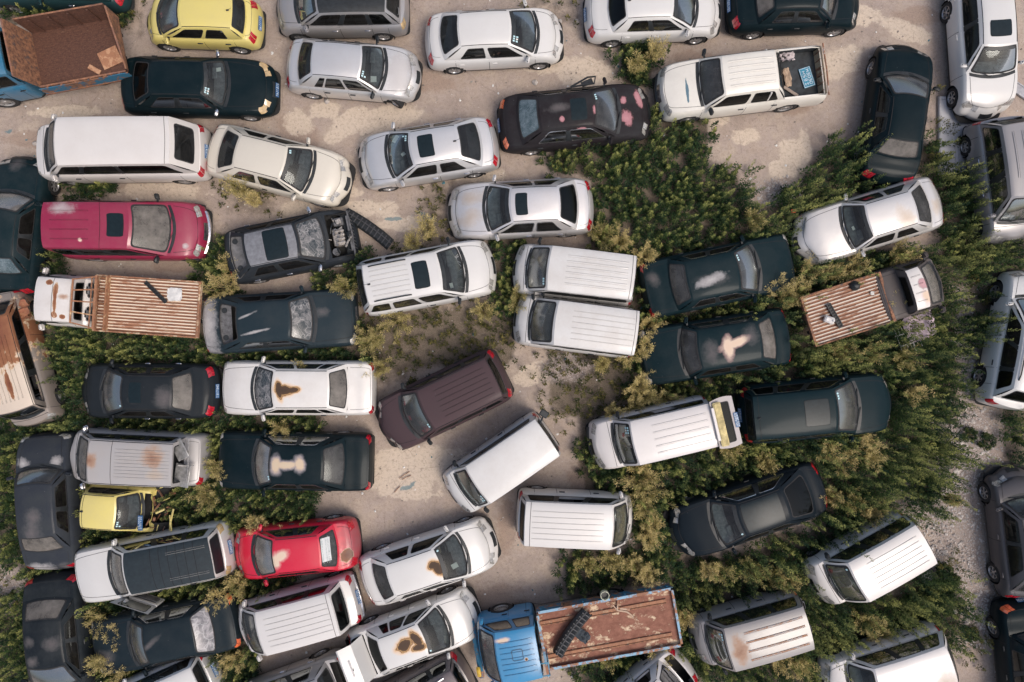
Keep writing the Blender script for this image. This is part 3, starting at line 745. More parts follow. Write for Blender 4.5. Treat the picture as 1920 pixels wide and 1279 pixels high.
car(10, 'long white high-roof minibus in the upper left', 'minibus', 'minibus', (84, 290), (386, 284), (88, 100, 318, 372), (.63, .60, .57), T=VAN, W=1.75, H=2.1, yr=.72, nose=1.0, cowl=1.15, belt=1.15, tail=1.1, wbow=.08, rbow=.06, rtbow=.06, ribs=None, eri=.03, ef=.86, efi=.03, bow=.05, plate='r', dirt=.12, ws='ddust', seam=(.04,), side=((.04, .2), (.23, .5), (.52, .93)), fw=.14, wk='steel', wheelr=.32, rgw=(.12, .88, .2, .85))
car(11, 'cream sedan behind the white minibus, nose pointing lower right', 'sedan', 'sedan', (655, 345), (385, 274), (585, 528, 441, 409), CRM, W=1.74, dirt=.12, black_b=False, mirror='p', stk=2, ef=.6, bow=.2)
car(12, 'silver sedan with open dark sunroof and paper scraps behind its windscreen', 'sedan', 'sedan', (670, 309), (934, 264), (728, 772, 860, 905), (.64, .63, .62), W=1.74, dirt=.12, sun=(.16, .48), ant=True, stk=-4, handle='c', papers=((.5, .5, .13, .1, .5), (.85, .2, .25, .12, .8)), pmetal=.5, black_b=False, lamp='w', bump=None)
car(13, 'dark car cut by the left edge with dusty windscreen, level with the maroon minivan', 'sedan', 'sedan', (44, 290), (12, 553), (362, 398, 482, 518), CH, vert=True, W=1.8, dirt=.3, ws='dust', rg='craze', handle='', feats=((1.9, .1, .3, .3, 0, 'haze'),))
car(14, 'faded maroon minivan with an open sunroof and dusty dashboard', 'minivan', 'minivan', (388, 434), (71, 421), (326, 240, 76, 74), (.26, .014, .05), T=SUV, zR=1.7, W=1.85, H=1.75, yr=.70, nose=.72, cowl=1.0, belt=.98, tail=1.0, wbow=.22, tbow=.1, wheelr=.33, rail=False, sun=(.06, .24), sunw=.5, ribs=(4, .45, .9), ribw=.012, bump='c', grille='c', dirt=.07, ws='dust', seats='m', mirror='b', fw=.13, seam=(.68,), lamp='w', feats=((-1.6, .5, .5, .25, 0, 'pale'), (-1.0, -.45, .08, .08, 0, 'cream'), (1.75, -.5, .09, .09, 0, 'pale')), plate='')
wr = car(15, 'black wreck with no bonnet, its engine bare and a grey roof panel', 'sedan', 'wrecked_sedan', (668, 437), (418, 486), (612, 556, 462, 432), (.02, .024, .03), W=1.76, dirt=.4, open_hood=True, ws='crack', rg='none', no_lamps=True, grille=False, mirror='c', handle='c', hoodline=0, roof_patch=(.02, .34, 6), no_tail=1, stk=0, prough=.5, pm2=simple('grey_primer', (.17, .175, .19), .5), sun=(.18, .62), sunw=.86)
car(16, 'tarnished silver sedan with a brown-stained bonnet and closed sunroof', 'sedan', 'sedan', (838, 399), (1115, 384), (910, 958, 1048, 1086), (.66, .64, .63), W=1.78, dirt=.18, sun=(.1, .34), ditch=True, rg='dark', chromew=True, handle='c', mirror='p', papers=(), pmetal=.5, black_b=False, feats=((1.55, .25, .55, .3, 20, 'tan'), (1.5, -.35, .5, .25, 0, 'tan'), (.9, -.5, .3, .2, 0, 'tan')), tlx=.16)
car(17, 'white off-roader with black roof rails and a dark sunroof', 'SUV', 'off_roader', (929, 497), (664, 541), (872, 824, 684, 668), WH, T=SUV, zR=1.4, W=1.82, H=1.75, sun=(.14, .34), sunw=.66, ribs=(6, .4, .92), ribw=.012, dirt=.08, mirror='b', ant=True, black_b=False, railc='b', grille=True, rail=(.08, .6), lampx=.1, papers=((.8, .5, .1, .16, .1),))
car(18, 'white van with plain roof ribs, upper of the two side by side', 'van', 'van', (962, 502), (1202, 523), (988, 1028, 1190, 1198), WH, T=VAN, zR=1.7, W=1.62, H=1.88, seam=(.035,), dirt=.28, ws='ddust', seats='m', stk=3, ribs=(6, .2, .92), mirror='b')
car(19, 'white van with almost smooth roof, lower of the two side by side', 'van', 'van', (963, 597), (1202, 626), (994, 1041, 1196, 1201), WH, T=VAN, zR=1.7, W=1.62, H=1.88, seam=(.035,), dirt=.28, ws='ddust', seats='m', ribs=(6, .2, .95), ribw=.01, nomirror=1, mirror='b', feats=((2.1, .4, .3, .3, 0, 'tan'),))
car(20, 'black sedan with chrome-edged windows and a pinkish scuff along its roof', 'sedan', 'sedan', (1490, 487), (1208, 546), (1421, 1384, 1292, 1254), CH, W=1.84, H=1.4, yr=.62, dirt=.2, chromew=True, ws='ddust', rg='ddust', ef=.86, er=.85, nf=14, nr=14, bow=.06, bowr=.03, efi=.1, eri=.06, stk=3, seats='t', feats=((-.45, -.1, .6, .2, -8, 'haze'), (-.5, -.1, .65, .17, 12, 'pale'), (-2.1, .3, .25, .3, 0, 'haze')), papers=((.4, .5, .2, .3, .2),), speck=.2, ditch=False)
car(21, 'black sedan with a peach bare patch on its roof', 'sedan', 'sedan', (1200, 672), (1484, 628), (1276, 1312, 1425, 1456), CH, W=1.84, H=1.4, yr=.62, dirt=.2, ws='ddust', rg='dust', ef=.84, er=.84, nf=14, nr=12, bow=.07, efi=.1, eri=.1, stk=0, feats=(([(-.18, .06, .22, .46, 0), (-.42, -.05, .6, .18, 14)], 'cream'), (.35, .1, .3, .5, 0, 'haze'), (-.9, -.2, .3, .4, 0, 'haze')), papers=((.9, .3, .05, .25, 0),), speck=.2, ditch=False)
car(22, 'silver-white coupe-shaped saloon with a smudged roof, beside the green weeds at right', 'sedan', 'sedan', (1491, 457), (1769, 372), (1582, 1632, 1716, 1742), (.62, .60, .58), W=1.76, H=1.42, pmetal=.4, dirt=.1, black_b=False, bow=.24, ef=.56, lampx=.3, rg='ddust', papers=((.45, .3, .08, .12, .2),), feats=((-.7, .2, .35, .5, 20, 'tan'), (-2.0, .2, .2, .3, 0, 'tan')), bump=None, grille='c')
car(23, 'long black sedan standing upright in the picture near the white board', 'sedan', 'sedan', (1700, 79), (1664, 343), (140, 176, 256, 298), BK, vert=True, W=1.8, dirt=.1, ws='ddust', rg='dust', mirror='b', chromew=False, ef=.66, stk=0, no_tail=0, tlx=.2)
car(24, 'white hatchback at the top right with a small sunroof, nose pointing down', 'hatchback', 'hatchback', (1850, 222), (1838, -45), (143, 84, -20, -40), WH, vert=True, W=1.78, H=1.5, dirt=.06, sun=(.14, .42), sunw=.6, rail=False, cowl=.98, nose=.72, ef=.56, bow=.2, lamp='w', lampx=.35, side=((.05, .45), (.5, .9)), handle='p', ribs=None, bump=None)
car(25, 'grey-brown van at the right edge below the white hatchback', 'van', 'van', (1897, 455), (1870, 221), (418, 372, 236, 226), (.27, .26, .265), vert=True, T=VAN, W=1.7, H=1.85, cowl=1.0, nose=.8, yr=.66, wheelr=.3, side=((.05, .33), (.4, .66), (.70, .97)), ribs=(4, .25, .9), dirt=.12, handle='c', ant=False, pmetal=.25)
car(26, 'white sport utility car at the right edge, tail lamp and wheel toward the gravel', 'SUV', 'off_roader', (1935, 508), (1892, 768), (556, 606, 730, 752), WH, vert=True, T=SUV, W=1.78, H=1.7, dirt=.06, wheelr=.35, handle='b', rg='dark', sun=(.1, .3), tlx=.3)
car(27, 'dark grey hatchback at the right edge over the gravel', 'hatchback', 'hatchback', (1902, 877), (1936, 1126), (930, 974, 1085, 1112), (.10, .095, .10), vert=True, W=1.75, H=1.5, dirt=.15, handle='p', ef=.56, bow=.2, lampx=.3, tlx=.3, mirror='p', pmetal=.3, side=((.05, .42), (.46, .86)))
car(28, 'black car in the bottom right corner with an orange tail lamp', 'sedan', 'sedan', (1948, 1400), (1925, 1127), (1345, 1310, 1217, 1180), BK, vert=True, W=1.8, H=1.5, dirt=.12, tail_l='o', plate='r', tlx=.3, rg='ddust')
car(29, 'dark teal car mostly outside the top left corner', 'sedan', 'sedan', (-30, -44), (236, -38), (60, 100, 190, 215), (.015, .04, .045), W=1.8, H=1.5, dirt=.2, handle='c')
# ---- middle rows
car(32, 'black sedan with shattered windscreen and bare grey boot and rear shelf', 'sedan', 'wrecked_sedan', (668, 594), (378, 611), (590, 540, 447, 408), (.018, .03, .038), W=1.82, H=1.38, yr=.6, dirt=.3, ef=.86, er=.85, nf=14, nr=14, bow=.05, efi=.08, eri=.08, ws='crack', rg='none', feats=((-2.15, 0, .42, 1.4, 0, 'pale'), (-.75, .2, .35, .05, 20, 'pale'), (-.45, -.3, .5, .05, 10, 'pale'), (1.4, .2, .3, .2, 0, 'haze')), speck=.2, seats='m', stk=0, no_lamps=False, ditch=False, grille='c')
car(33, 'black sedan with a sunroof and twin red tail lamps, under the rusty flatbed', 'sedan', 'sedan', (146, 732), (405, 734), (192, 229, 318, 368), (.016, .02, .024), W=1.74, dirt=.15, sun=(.12, .4), sunw=.6, ws='ddust', rg='dust', handle='c', plate='r', tlx=.25, feats=((-.9, .2, .4, .45, 0, 'haze'), (.0, .2, .2, .15, 0, 'haze')), stk=1)
car(34, 'white three-box wreck with an arrow-shaped burn on its roof', 'sedan', 'wrecked_sedan', (413, 727), (701, 728), (476, 511, 614, 656), (.66, .64, .61), W=1.72, H=1.4, yr=.6, dirt=.2, ws='crack', rg='dust', side=((.05, .38), (.42, .76), (.79, .94)), black_b=False, ef=.86, er=.86, nf=12, nr=16, bow=.05, bowr=.02, efi=.1, eri=.04, feats=(([(.32, .02, .17, .46, 8), (.14, .03, .44, .26, 0), (-.08, .02, .36, .16, 4)], 'burn'),), speck=.5, ditch=True, seats='d', bump=None)
car(35, 'dark brown minivan with fine roof grooves standing askew on bare ground', 'minivan', 'minivan', (712, 808), (947, 697), (761, 795, 926, 938), (.07, .046, .050), T=SUV, zR=1.3, W=1.82, H=1.75, yr=.68, nose=.72, cowl=1.0, belt=1.0, tail=1.0, rail=False, ribs=(6, .2, .93), ribw=.008, wbow=.2, ws='ddust', bow=.2, ef=.6, dirt=.08, fw=.16, wheelr=.33, ditch=True, rg='dark', mirror='b', lampx=.3, stk=2, eri=.14, rbow=.08, prough=.45)
van36 = car(36, 'white van with its tailgate raised, showing yellow foam', 'van', 'van', (1107, 838), (1352, 793), (1153, 1187, 1340, 1348), (.62, .59, .57), T=VAN, zR=1.7, W=1.64, H=1.88, dirt=.1, ribs=(5, .25, .93), ribw=.02, shade=True, stk=-6, rg='none', mirror='b', bump='b', no_side=((-1, 1),), nomirror=1, vanseats=1)
car(37, 'big black off-roader with twin sunroofs, behind the raised tailgate', 'SUV', 'off_roader', (1673, 750), (1389, 779), (1608, 1568, 1412, 1396), CH, T=SUV, W=1.9, H=1.76, yr=.66, dirt=.08, sun=(.08, .38), sunw=.6, rail=False, ws='ddust', plate='r', stk=3, chromew=True, wheelr=.38, tlx=.2, ant=True, bow=.16, papers=((.25, .4, .06, .2, 0),), seam=(.06,))
car(38, 'plain white van parked diagonally on bare ground below the brown minivan', 'van', 'van', (846, 932), (1033, 814), (868, 889, 1026, 1038), WH, T=VAN, zR=1.6, W=1.6, H=1.9, dirt=.2, ribs=None, shade=True, stk=5, mirror='b', side=((.05, .29), (.35, .62), (.66, .93)), handle='b')
car(39, 'silver ribbed van with a broken open rear among the weeds at left', 'van', 'wrecked_van', (138, 850), (372, 868), (148, 163, 330, 348), (.36, .345, .34), T=VAN, zR=1.2, W=1.66, H=1.86, dirt=.25, ribs=(9, .32, .97), ribw=.018, ws='dust', rg='none', seam=(.72,), feats=((.85, -.05, .25, .3, 0, 'rust'), (-1.0, -.2, .4, .4, 0, 'rust'), (-1.1, .3, .3, .2, 0, 'tan')), ditch=True, mirror='c', no_tail=-1, efi=.08, tbow=.02, wbow=.06)
car(40, 'black sedan with a pale worn bow-tie patch on its roof', 'sedan', 'sedan', (407, 862), (696, 868), (478, 507, 602, 652), BK, W=1.82, H=1.4, yr=.58, dirt=.15, ef=.88, er=.88, nf=16, nr=16, bow=.04, bowr=.02, efi=.08, eri=.06, ws='dust', rg='ddust', chromew=True, stk=2, feats=(([(.34, 0, .26, .40, 0), (-.38, -.02, .24, .34, 0), (0, 0, .6, .2, 3)], 'fade'),), speck=.25, ditch=False, seats='t')
car(41, 'sooty black car facing up at the far left beside the silver ribbed van', 'sedan', 'sedan', (84, 812), (98, 1073), (874, 908, 1004, 1036), (.03, .035, .045), vert=True, W=1.74, H=1.42, yr=.58, dirt=.6, ws='ddust', rg='dust', ef=.84, er=.84, bow=.05, efi=.1, feats=((1.3, .55, .2, .25, 0, 'pale'), (1.3, -.5, .2, .2, 0, 'pale'), (-.3, 0, .35, .3, 0, 'haze'), (-.75, .1, .4, .4, 0, 'haze'), (-2.05, .3, .3, .5, 0, 'pale'), (-2.05, -.5, .25, .3, 0, 'haze')), prough=.6, ditch=False, handle='')
car(42, 'yellow city car with its nose torn off, in the weeds at left', 'hatchback', 'wrecked_hatchback', (308, 956), (139, 953), (268, 213, 150, 142), YE, zR=1.2, W=1.46, H=1.5, tail=.98, nose=.72, dirt=.15, no_nose=True, open_hood=True, no_lamps=True, grille=False, hoodline=0, ant=True, ws='clear', stk=-4, seam=(.06,), plate='', side=((.06, .5), (.54, .9)), er=.8, mirror=None, fw=.1)
car(43, 'white off-roader with a black ribbed roof and one door hanging open', 'SUV', 'off_roader', (149, 1080), (424, 1031), (209, 229, 395, 416), WH, T=SUV, zR=1.0, W=1.78, H=1.76, yr=.64, dirt=.08, pm2=simple('black_roof', (.014, .022, .026), .5), nose=.92, cowl=1.1, ef=.84, efi=.12, bow=.06, ribs=(2, .5, .95), ws='dust', rail=False, plate='r', rg='black', wheelr=.36, seam=(.68, .58, .48, .38, .28, .18), no_side=((1, 0),), no_tail=0, tail_l='a')
car(44, 'crimson sedan with a white notice in its rear glass', 'sedan', 'sedan', (433, 1041), (672, 1018), (476, 512, 597, 636), (.54, .008, .035), W=1.64, H=1.42, dirt=.06, ws='dust', rg='ddust', tlx=.15, feats=(([(.2, .0, .36, .2, 30), (.36, .12, .2, .3, 0)], 'cream'), (-1.65, .3, .24, .26, 0, 'peel'), (-2.0, 0, .62, 1.2, 0, 'haze')), seats='t', black_b=True)
car(45, 'white sedan with one small burn on its roof, above the one with its boot open', 'sedan', 'sedan', (930, 1011), (676, 1097), (872, 817, 728, 701), WH, W=1.72, dirt=.07, feats=(([(.38, -.07, .24, .40, 24), (.26, .06, .28, .2, 0)], 'burn'),), rg='ddust', black_b=False, papers=((.72, .4, .2, .16, .2),), bump=None, handle='p', stk=1, seats='m')
car46 = car(46, 'white sedan with its boot lid up and a forked burn on its roof', 'sedan', 'sedan', (898, 1142), (657, 1237), (838, 786, 712, 694), WH, W=1.7, dirt=.07, open_trunk=True, feats=(([(-.22, .06, .42, .28, 12), (.2, .10, .2, .42, 18), (.18, -.16, .34, .18, -10)], 'burn'),), side=((.05, .36), (.40, .66), (.69, .83)), black_b=False, handle='p', stk=-1, rg='dark', plate='')
car(47, 'white van seen from behind between the crimson sedan and the burnt white sedans', 'van', 'van', (449, 1178), (668, 1124), (457, 478, 622, 650), (.59, .57, .55), T=VAN, zR=.9, W=1.62, H=1.86, dirt=.08, ribs=(6, .1, .95), ribw=.01, ws='ddust', bump='c', plate='r', rg='dark', side=((.05, .33), (.38, .66), (.70, .92)), rbow=.06, handle='b', seam=(.05,))
car(48, 'black sedan with crumpled foil over its rear window', 'sedan', 'sedan', (172, 1217), (444, 1163), (245, 268, 358, 402), (.012, .02, .026), W=1.8, H=1.4, yr=.6, dirt=.2, ws='ddust', rg='foil', ef=.84, er=.86, nf=14, nr=14, bow=.06, efi=.1, eri=.05, tail_l='o', speck=.5, ditch=False, feats=((.1, 0, .6, .1, 30, 'haze'), (1.8, .3, .4, .3, 0, 'haze')), chromew=True, rgw=(.03, .97, .04, .96))
car(49, 'black burnt-looking car in the bottom left with flaking roof rings', 'sedan', 'sedan', (126, 1350), (94, 1077), (1288, 1249, 1164, 1117), (.012, .016, .02), vert=True, W=1.78, H=1.42, yr=.6, dirt=.4, rg='dust', ws='ddust', er=.84, tlx=.15, feats=((.6, .35, .2, .3, 0, 'haze'), (.1, -.35, .2, .25, 0, 'haze'), (-.4, .3, .25, .3, 0, 'haze'), (-.5, -.4, .2, .2, 0, 'haze'), (1.6, .2, .15, .1, 0, 'cream')), speck=.9, prough=.5, ditch=False)
car(50, 'white hatchback cut by the bottom edge left of the white van', 'hatchback', 'hatchback', (192, 1350), (392, 1266), (240, 270, 372, 388), WH, T=SUV, zR=1.0, W=1.7, H=1.55, cowl=.98, nose=.75, belt=.95, tail=.95, rail=False, plate='r', dirt=.08, wheelr=.31, yr=.58)
car(51, 'grey sedan cut by the bottom edge with its boot open', 'sedan', 'sedan', (408, 1356), (662, 1266), (470, 510, 596, 630), (.26, .26, .27), W=1.76, H=1.42, dirt=.12, open_trunk=True, handle='c', pmetal=.3, no_tail=0, black_b=True, chromew=True)
car(52, 'dark taupe estate car cut by the bottom edge beside the blue truck', 'estate car', 'estate_car', (640, 1390), (876, 1268), (700, 740, 856, 870), (.14, .115, .115), T=SUV, zR=1.0, W=1.78, H=1.6, cowl=.98, nose=.76, belt=.98, tail=.98, dirt=.12, railc='c', yr=.6, rg='dark', wheelr=.33)
car(54, 'silver van with rusty ribs and a round rust stain on its roof', 'van', 'van', (1298, 1203), (1532, 1172), (1325, 1360, 1518, 1530), (.27, .255, .25), T=VAN, zR=1.7, W=1.6, H=1.86, dirt=.2, ribs=(4, .22, .95), ribw=.03, ribm=6, ribs_only=True, pm2=rusty('rib_rust', (.40, .36, .34), (.33, .19, .12), .5, (2, 8, 1)), shade=True, stk=-4, mirror='b', feats=((.62, .05, .3, .52, 0, 'rust'),), bump='b')
car(55, 'off-white van with brown side panels, standing by a loose wheel at lower right', 'van', 'van', (1522, 1099), (1748, 1012), (1555, 1597, 1738, 1750), (.64, .61, .58), T=VAN, zR=1.7, W=1.62, H=1.88, dirt=.1, ribs=(6, .2, .92), ribw=.012, shade=True, stk=-1, nomirror=1, bump='b', mirror='b', side=((.05, .33), (.39, .68), (.72, .97)))
car(56, 'white minivan cut by the bottom edge at right with a brown roof stain', 'minivan', 'minivan', (1541, 1288), (1795, 1228), (1590, 1642, 1782, 1796), (.66, .63, .61), T=SUV, zR=1.2, W=1.78, H=1.75, yr=.66, cowl=1.0, nose=.8, rail=False, dirt=.12, tlx=.2, feats=((-1.2, .35, .5, .4, 0, 'tan'),), ws='clear', ef=.62, bow=.18, wheelr=.32)
car(57, 'white wrecked car with stripped doors at the bottom edge below the blue truck', 'sedan', 'wrecked_sedan', (1105, 1392), (1290, 1240), (1150, 1180, 1240, 1265), (.55, .53, .52), W=1.68, H=1.42, dirt=.3, rg='none', no_tail=0, open_trunk=True, no_side=((1, 1), (1, 0), (-1, 1)), black_b=False, ef=.6)
car(58, 'glossy black sedan with a dark glass roof among weeds at lower right', 'sedan', 'sedan', (1258, 1006), (1550, 906), (1335, 1386, 1470, 1521), (.010, .015, .02), W=1.82, H=1.42, dirt=.04, chromew=True, bow=.2, ef=.58, er=.6, sun=(.05, .9), sunw=.86, rg='dark', stk=1, tlx=.2, grille='c', lampx=.3)
car(59, 'rust-covered van cut by the left edge below the white rusty flatbed', 'van', 'van', (76, 796), (-3, 550), (776, 760, 590, 565), (.22, .185, .16), vert=True, T=VAN, W=1.40, H=1.6, yr=.62, pm2=paint((.62, .52, .42), .3, feats=((-.75, 0, 1.35, 1.2, 0, 'peel'), (.9, -.35, .5, .10, 0, 'peel'), (.8, .1, .6, .10, 0, 'peel'))), belt=1.0, cowl=1.0, tail=1.0, zR=.8, dirt=.3, ribs=(7, .1, .8), ribw=.012, efi=.05, nose=.85, ef=.86, feats=((-.75, 0, 1.35, 1.2, 0, 'peel'), (.9, -.35, .5, .10, 0, 'peel'), (.8, .1, .6, .10, 0, 'peel')), handle='', mirror=None, ws='dark', ditch=True, wk='steel', no_side=((1, 0),), hoodline=0)
van60 = car(60, 'white van with its side door gone, facing right on bare ground', 'van', 'van', (1188, 973), (969, 979), (1178, 1150, 984, 974), (.61, .59, .565), T=VAN, zR=1.6, W=1.62, H=1.88, dirt=.08, ribs=(6, .1, .92), ribw=.01, shade=True, mirror='p', no_side=((1, 1),), rg='dark', seam=(.06,), nose=.9)
# ---------------------------------------------------------------- trucks: a cab with its own load bed
RBED = rusty('rusty_bed_plate', (.20, .11, .07), (.05, .021, .014), .70, (1, 2.5, 1), (.11, .046, .028))
RSTR = rusty('rusty_cream_deck', (.74, .60, .46), (.34, .16, .09), .44, (.30, 1.6, 1), (.42, .22, .13))
RSTR2 = rusty('rusty_brown_deck', (.62, .53, .44), (.22, .12, .08), .46, (.35, 1.6, 1), (.3, .17, .11))
RGRV = rusty('rusty_groove', (.42, .28, .18), (.14, .055, .035), .62, (.4, 3, 1))
RDARK = rusty('dark_rust', (.10, .08, .075), (.075, .035, .025), .6)
BLUEW = rusty('worn_blue_paint', (.03, .16, .27), (.09, .055, .04), .50, (1, 1, 1))
WRUST = rusty('white_paint_rust', (.66, .63, .60), (.13, .05, .03), .33)
BTRIM = rusty('pale_blue_edge', (.25, .42, .55), (.18, .09, .06), .5, (1, 1, 1))
SANDM = simple('sand', (.45, .35, .24), .95, var=.3, scale=18)

def chassis(root, x0, x1, z=.72):
    g = MB()
    for y in (-.36, .36): g.box(((x0 + x1) / 2, y, z), (x1 - x0, .09, .16))
    for k in range(5): g.box((lerp(x0 + .1, x1 - .1, k / 4), 0, z), (.08, .7, .1))
    g.tube([(x0 + .9, -.7, .42), (x0 + .9, .7, .42)], .06)
    g.build('chassis', UNDER, root)

def corrugated(root, x0, x1, W, z, n, m, mside, name='load_bed', curb=.09):
    g = MB(); rows = []
    xs = np.linspace(x0, x1, 14); hw = W / 2 - .05
    prof = []
    for k in range(n):
        a = -hw + 2 * hw * k / n; b = a + 2 * hw / n; w = b - a
        prof += [(a, 0), (a + w * .12, .03), (a + w * .52, .03), (a + w * .64, 0)]
    prof.append((hw, 0))
    for j in range(len(prof) - 1):
        g.grid([[Vector((x, y, z + h + .004 * math.sin(x * 7 + y * 3))) for y, h in prof[j:j + 2]] for x in xs], 0 if j % 4 == 1 else 2)
    g.box(((x0 + x1) / 2, 0, z - .06), (x1 - x0, W - .06, .05), 1)
    for s_ in (-1, 1): g.box(((x0 + x1) / 2, s_ * (W / 2 - .02), z - .01), (x1 - x0, .05, .16), 1, 0, .01)
    g.box((x0 - .02, 0, z), (.07, W, .16), 1, 0, .01); g.box((x1 + .02, 0, z + .02), (.09, W, .18), 1, 0, .01)
    return g.build(name, [m, mside, RGRV], root)

# rusty cream flatbed at the left
rB, shB, pmB, dB = car('B', 'white cab-over truck with a long rusty cream corrugated bed', 'truck', 'flatbed_truck', (49, 558), (170, 567), (50, 54, 136, 158), (.64, .61, .58), T=VAN, zF=1.7, zR=1.05, W=1.62, H=1.75, yr=.66, nose=1.0, cowl=1.1, belt=1.05, tail=1.05, wbow=.05, tbow=.03, rbow=0, rtbow=0, efi=.05, eri=.02, bow=.04, ribs=None, side=((.08, .6),), ws='dust', rg='dark', fwx=.3, rwx=-3.2, wk='steel', hoodline=0, dirt=.25, plate='', no_tail=2, rgw=(.08, .92, .1, .7), one_row=1, black_b=False,
    seam=(.48,), feats=((-.12, .45, .1, .12, 0, 'peel'), (-.12, .15, .09, .2, 0, 'peel'), (-.12, -.3, .09, .25, 0, 'peel'), (.1, -.5, .14, .1, 0, 'peel'), (-.35, .5, .1, .08, 0, 'peel'), (.6, -.1, .1, .06, 0, 'peel'), (-.35, -.1, .2, .12, 0, 'rust'), (-.12, 0, .07, .6, 0, 'peel')))
L_ = dB['loc']; x1 = L_(184, 566, 1.0).x; x0 = L_(372, 582, 1.0).x; yc = L_(278, 574, 1.0).y
chassis(rB, x0, x1 + 1.0)
corrugated(rB, x0, x1, 1.74, 1.0, 17, RSTR, rusty('rusty_edge', (.55, .42, .28), (.16, .07, .04), .55))
g = MB(); xr = L_(136, 560, 1.75).x; xe = L_(180, 565, 1.5).x; hz = 1.72
for y in (-.66, -.33, 0, .33, .66): g.tube([(xr + .03, y * .97, hz + .02), (xe, y * 1.18, 1.55), (xe, y * 1.18, 1.02)], .022, 0, 5)
g.tube([(xr + .03, -.66, hz + .03), (xr + .03, .66, hz + .03)], .03, 0, 5); g.box((xe, 0, 1.55), (.07, 1.62, .06)); g.box((xe - .1, 0, 1.12), (.05, 1.66, .2)); g.tube([(xe + .2, -.8, 1.45), (xe + .2, .8, 1.45)], .02, 0, 5)
g.build('cab_rack', rusty('rusty_rack', (.60, .42, .24), (.2, .09, .045), .6), rB)
FOOT.append((*((rB.matrix_basis @ Vector(((x0 + x1) / 2, 0, 0))).xy), rB.rotation_euler.z, (x1 - x0) / 2, .9))

# brown corrugated flatbed at the right
rC, shC, pmC, dC = car('C', 'small truck with a peeling white cab roof and brown slatted bed, at right', 'truck', 'flatbed_truck', (1765, 523), (1652, 560), (1758, 1737, 1704, 1690), (.11, .095, .09), T=VAN, zF=.95, zR=1.05, W=1.66, H=1.62, yr=.64, nose=.95, cowl=1.08, belt=1.05, tail=1.1, wbow=.12, tbow=.05, rbow=0, rtbow=0, efi=.05, eri=.02, bow=.08, ribs=(4, .15, .85), ribw=.012, pm2=paint((.66, .63, .60), .2, feats=((.05, .1, .3, .22, 0, 'pink'), (.35, -.1, .06, .5, 10, 'peel'), (.1, -.3, .3, .3, 0, 'cream'))), side=((.08, .8),), ws='dust', rg='dark', fwx=.45, rwx=-2.2, wk='steel', hoodline=0, dirt=.3, no_tail=2, rgw=(.15, .85, .1, .8), one_row=1, er=.95, nr=30)
L_ = dC['loc']; x1 = L_(1660, 557, 1.0).x - .02; x0 = L_(1517, 606, 1.0).x
chassis(rC, x0, x1 + .6); corrugated(rC, x0, x1, 1.60, 1.0, 14, RSTR2, RDARK)
FOOT.append((*((rC.matrix_basis @ Vector(((x0 + x1) / 2, 0, 0))).xy), rC.rotation_euler.z, (x1 - x0) / 2, .8))

def dropside(root, x0, x1, W, z, hs, m_in, m_out, name='load_bed', ribs=True, tail=True, th=.05):
    """open load box; hs = heights of (+y side, -y side, front board, tail board)"""
    g = MB(); g.box(((x0 + x1) / 2, 0, z - .04), (x1 - x0, W, .08), 0)
    for s_, h in ((1, hs[0]), (-1, hs[1])):
        g.box(((x0 + x1) / 2, s_ * (W / 2 - th / 2), z + h / 2), (x1 - x0, th, h), 0)
        g.box(((x0 + x1) / 2, s_ * (W / 2 + .012), z + h / 2 - .12), (x1 - x0 - .03, .02, h + .18), 1)
        g.box(((x0 + x1) / 2, s_ * (W / 2 - th / 2), z + h + .015), (x1 - x0 + .02, th + .03, .03), 2)
        for k in range(7):
            if ribs: g.box((lerp(x0 + .15, x1 - .15, k / 6), s_ * (W / 2 + .035), z + h / 2 - .1), (.06, .04, h + .12), 1)
    g.box((x1 - th / 2, 0, z + hs[2] / 2), (th, W, hs[2]), 0); g.box((x1 - th / 2, 0, z + hs[2] + .02), (.08, W + .05, .04), 2)
    g.box((x0 + th / 2, 0, z + hs[3] / 2), (th, W - 2 * th, hs[3]), 0); g.box((x0 + th / 2, 0, z + hs[3] + .015), (.07, W + .04, .03), 2)
    return g.build(name, [m_in, m_out, m_out if tail == 'same' else BTRIM], root)

# blue truck with the long rusty bed, bottom
rD, shD, pmD, dD = car('D', 'bright blue crew-cab truck with a long open rusty bed, at the bottom edge', 'truck', 'dropside_truck', (896, 1232), (1012, 1200), (902, 930, 1018, 1024), (.015, .21, .42), T=VAN, zF=1.5, zR=1.1, W=1.86, H=2.0, yr=.80, nose=1.1, cowl=1.2, belt=1.18, tail=1.18, wbow=.06, tbow=.05, rbow=0, rtbow=0, efi=.04, eri=.02, bow=.05, ribs=(7, .08, .92), ribw=.012, side=((.06, .5), (.58, .92)), ws='dust', rg='dark', fwx=.1, rwx=-3.4, wk='steel', wheelr=.38, hoodline=0, dirt=.15, no_tail=2, mirror='p', handle='b', black_b=False, feats=((.1, -.55, .3, .1, 0, 'cream'), (-.5, .1, .06, .06, 0, 'burn')))
g = MB(); rrect_strip(g, lambda a, b: shD.R(a, b), (0, 0, 1), .5, -.1, .13, .2, .05, .014, 0, lift=.018); g.build('roof_hatch', BLK, rD)
g = MB(); g.box((dD['xb'] + .1, .1, .62), (.16, 1.9, .2), 0, 0, .05); g.box((dD['xb'] + .14, .75, .85), (.12, .3, .12), 1, 0, .04); g.build('front_bumper', [BLUEW, simple('yellow_paint', (.65, .42, .05), .5)], rD)
L_ = dD['loc']; x1 = L_(1014, 1192, 1.1).x; x0 = L_(1264, 1126, 1.1).x
chassis(rD, x0, x1 + .8)
RBED2 = rusty('rusty_sandy_plate', (.64, .49, .33), (.16, .058, .035), .56, (.5, .7, 1), (.27, .115, .075))
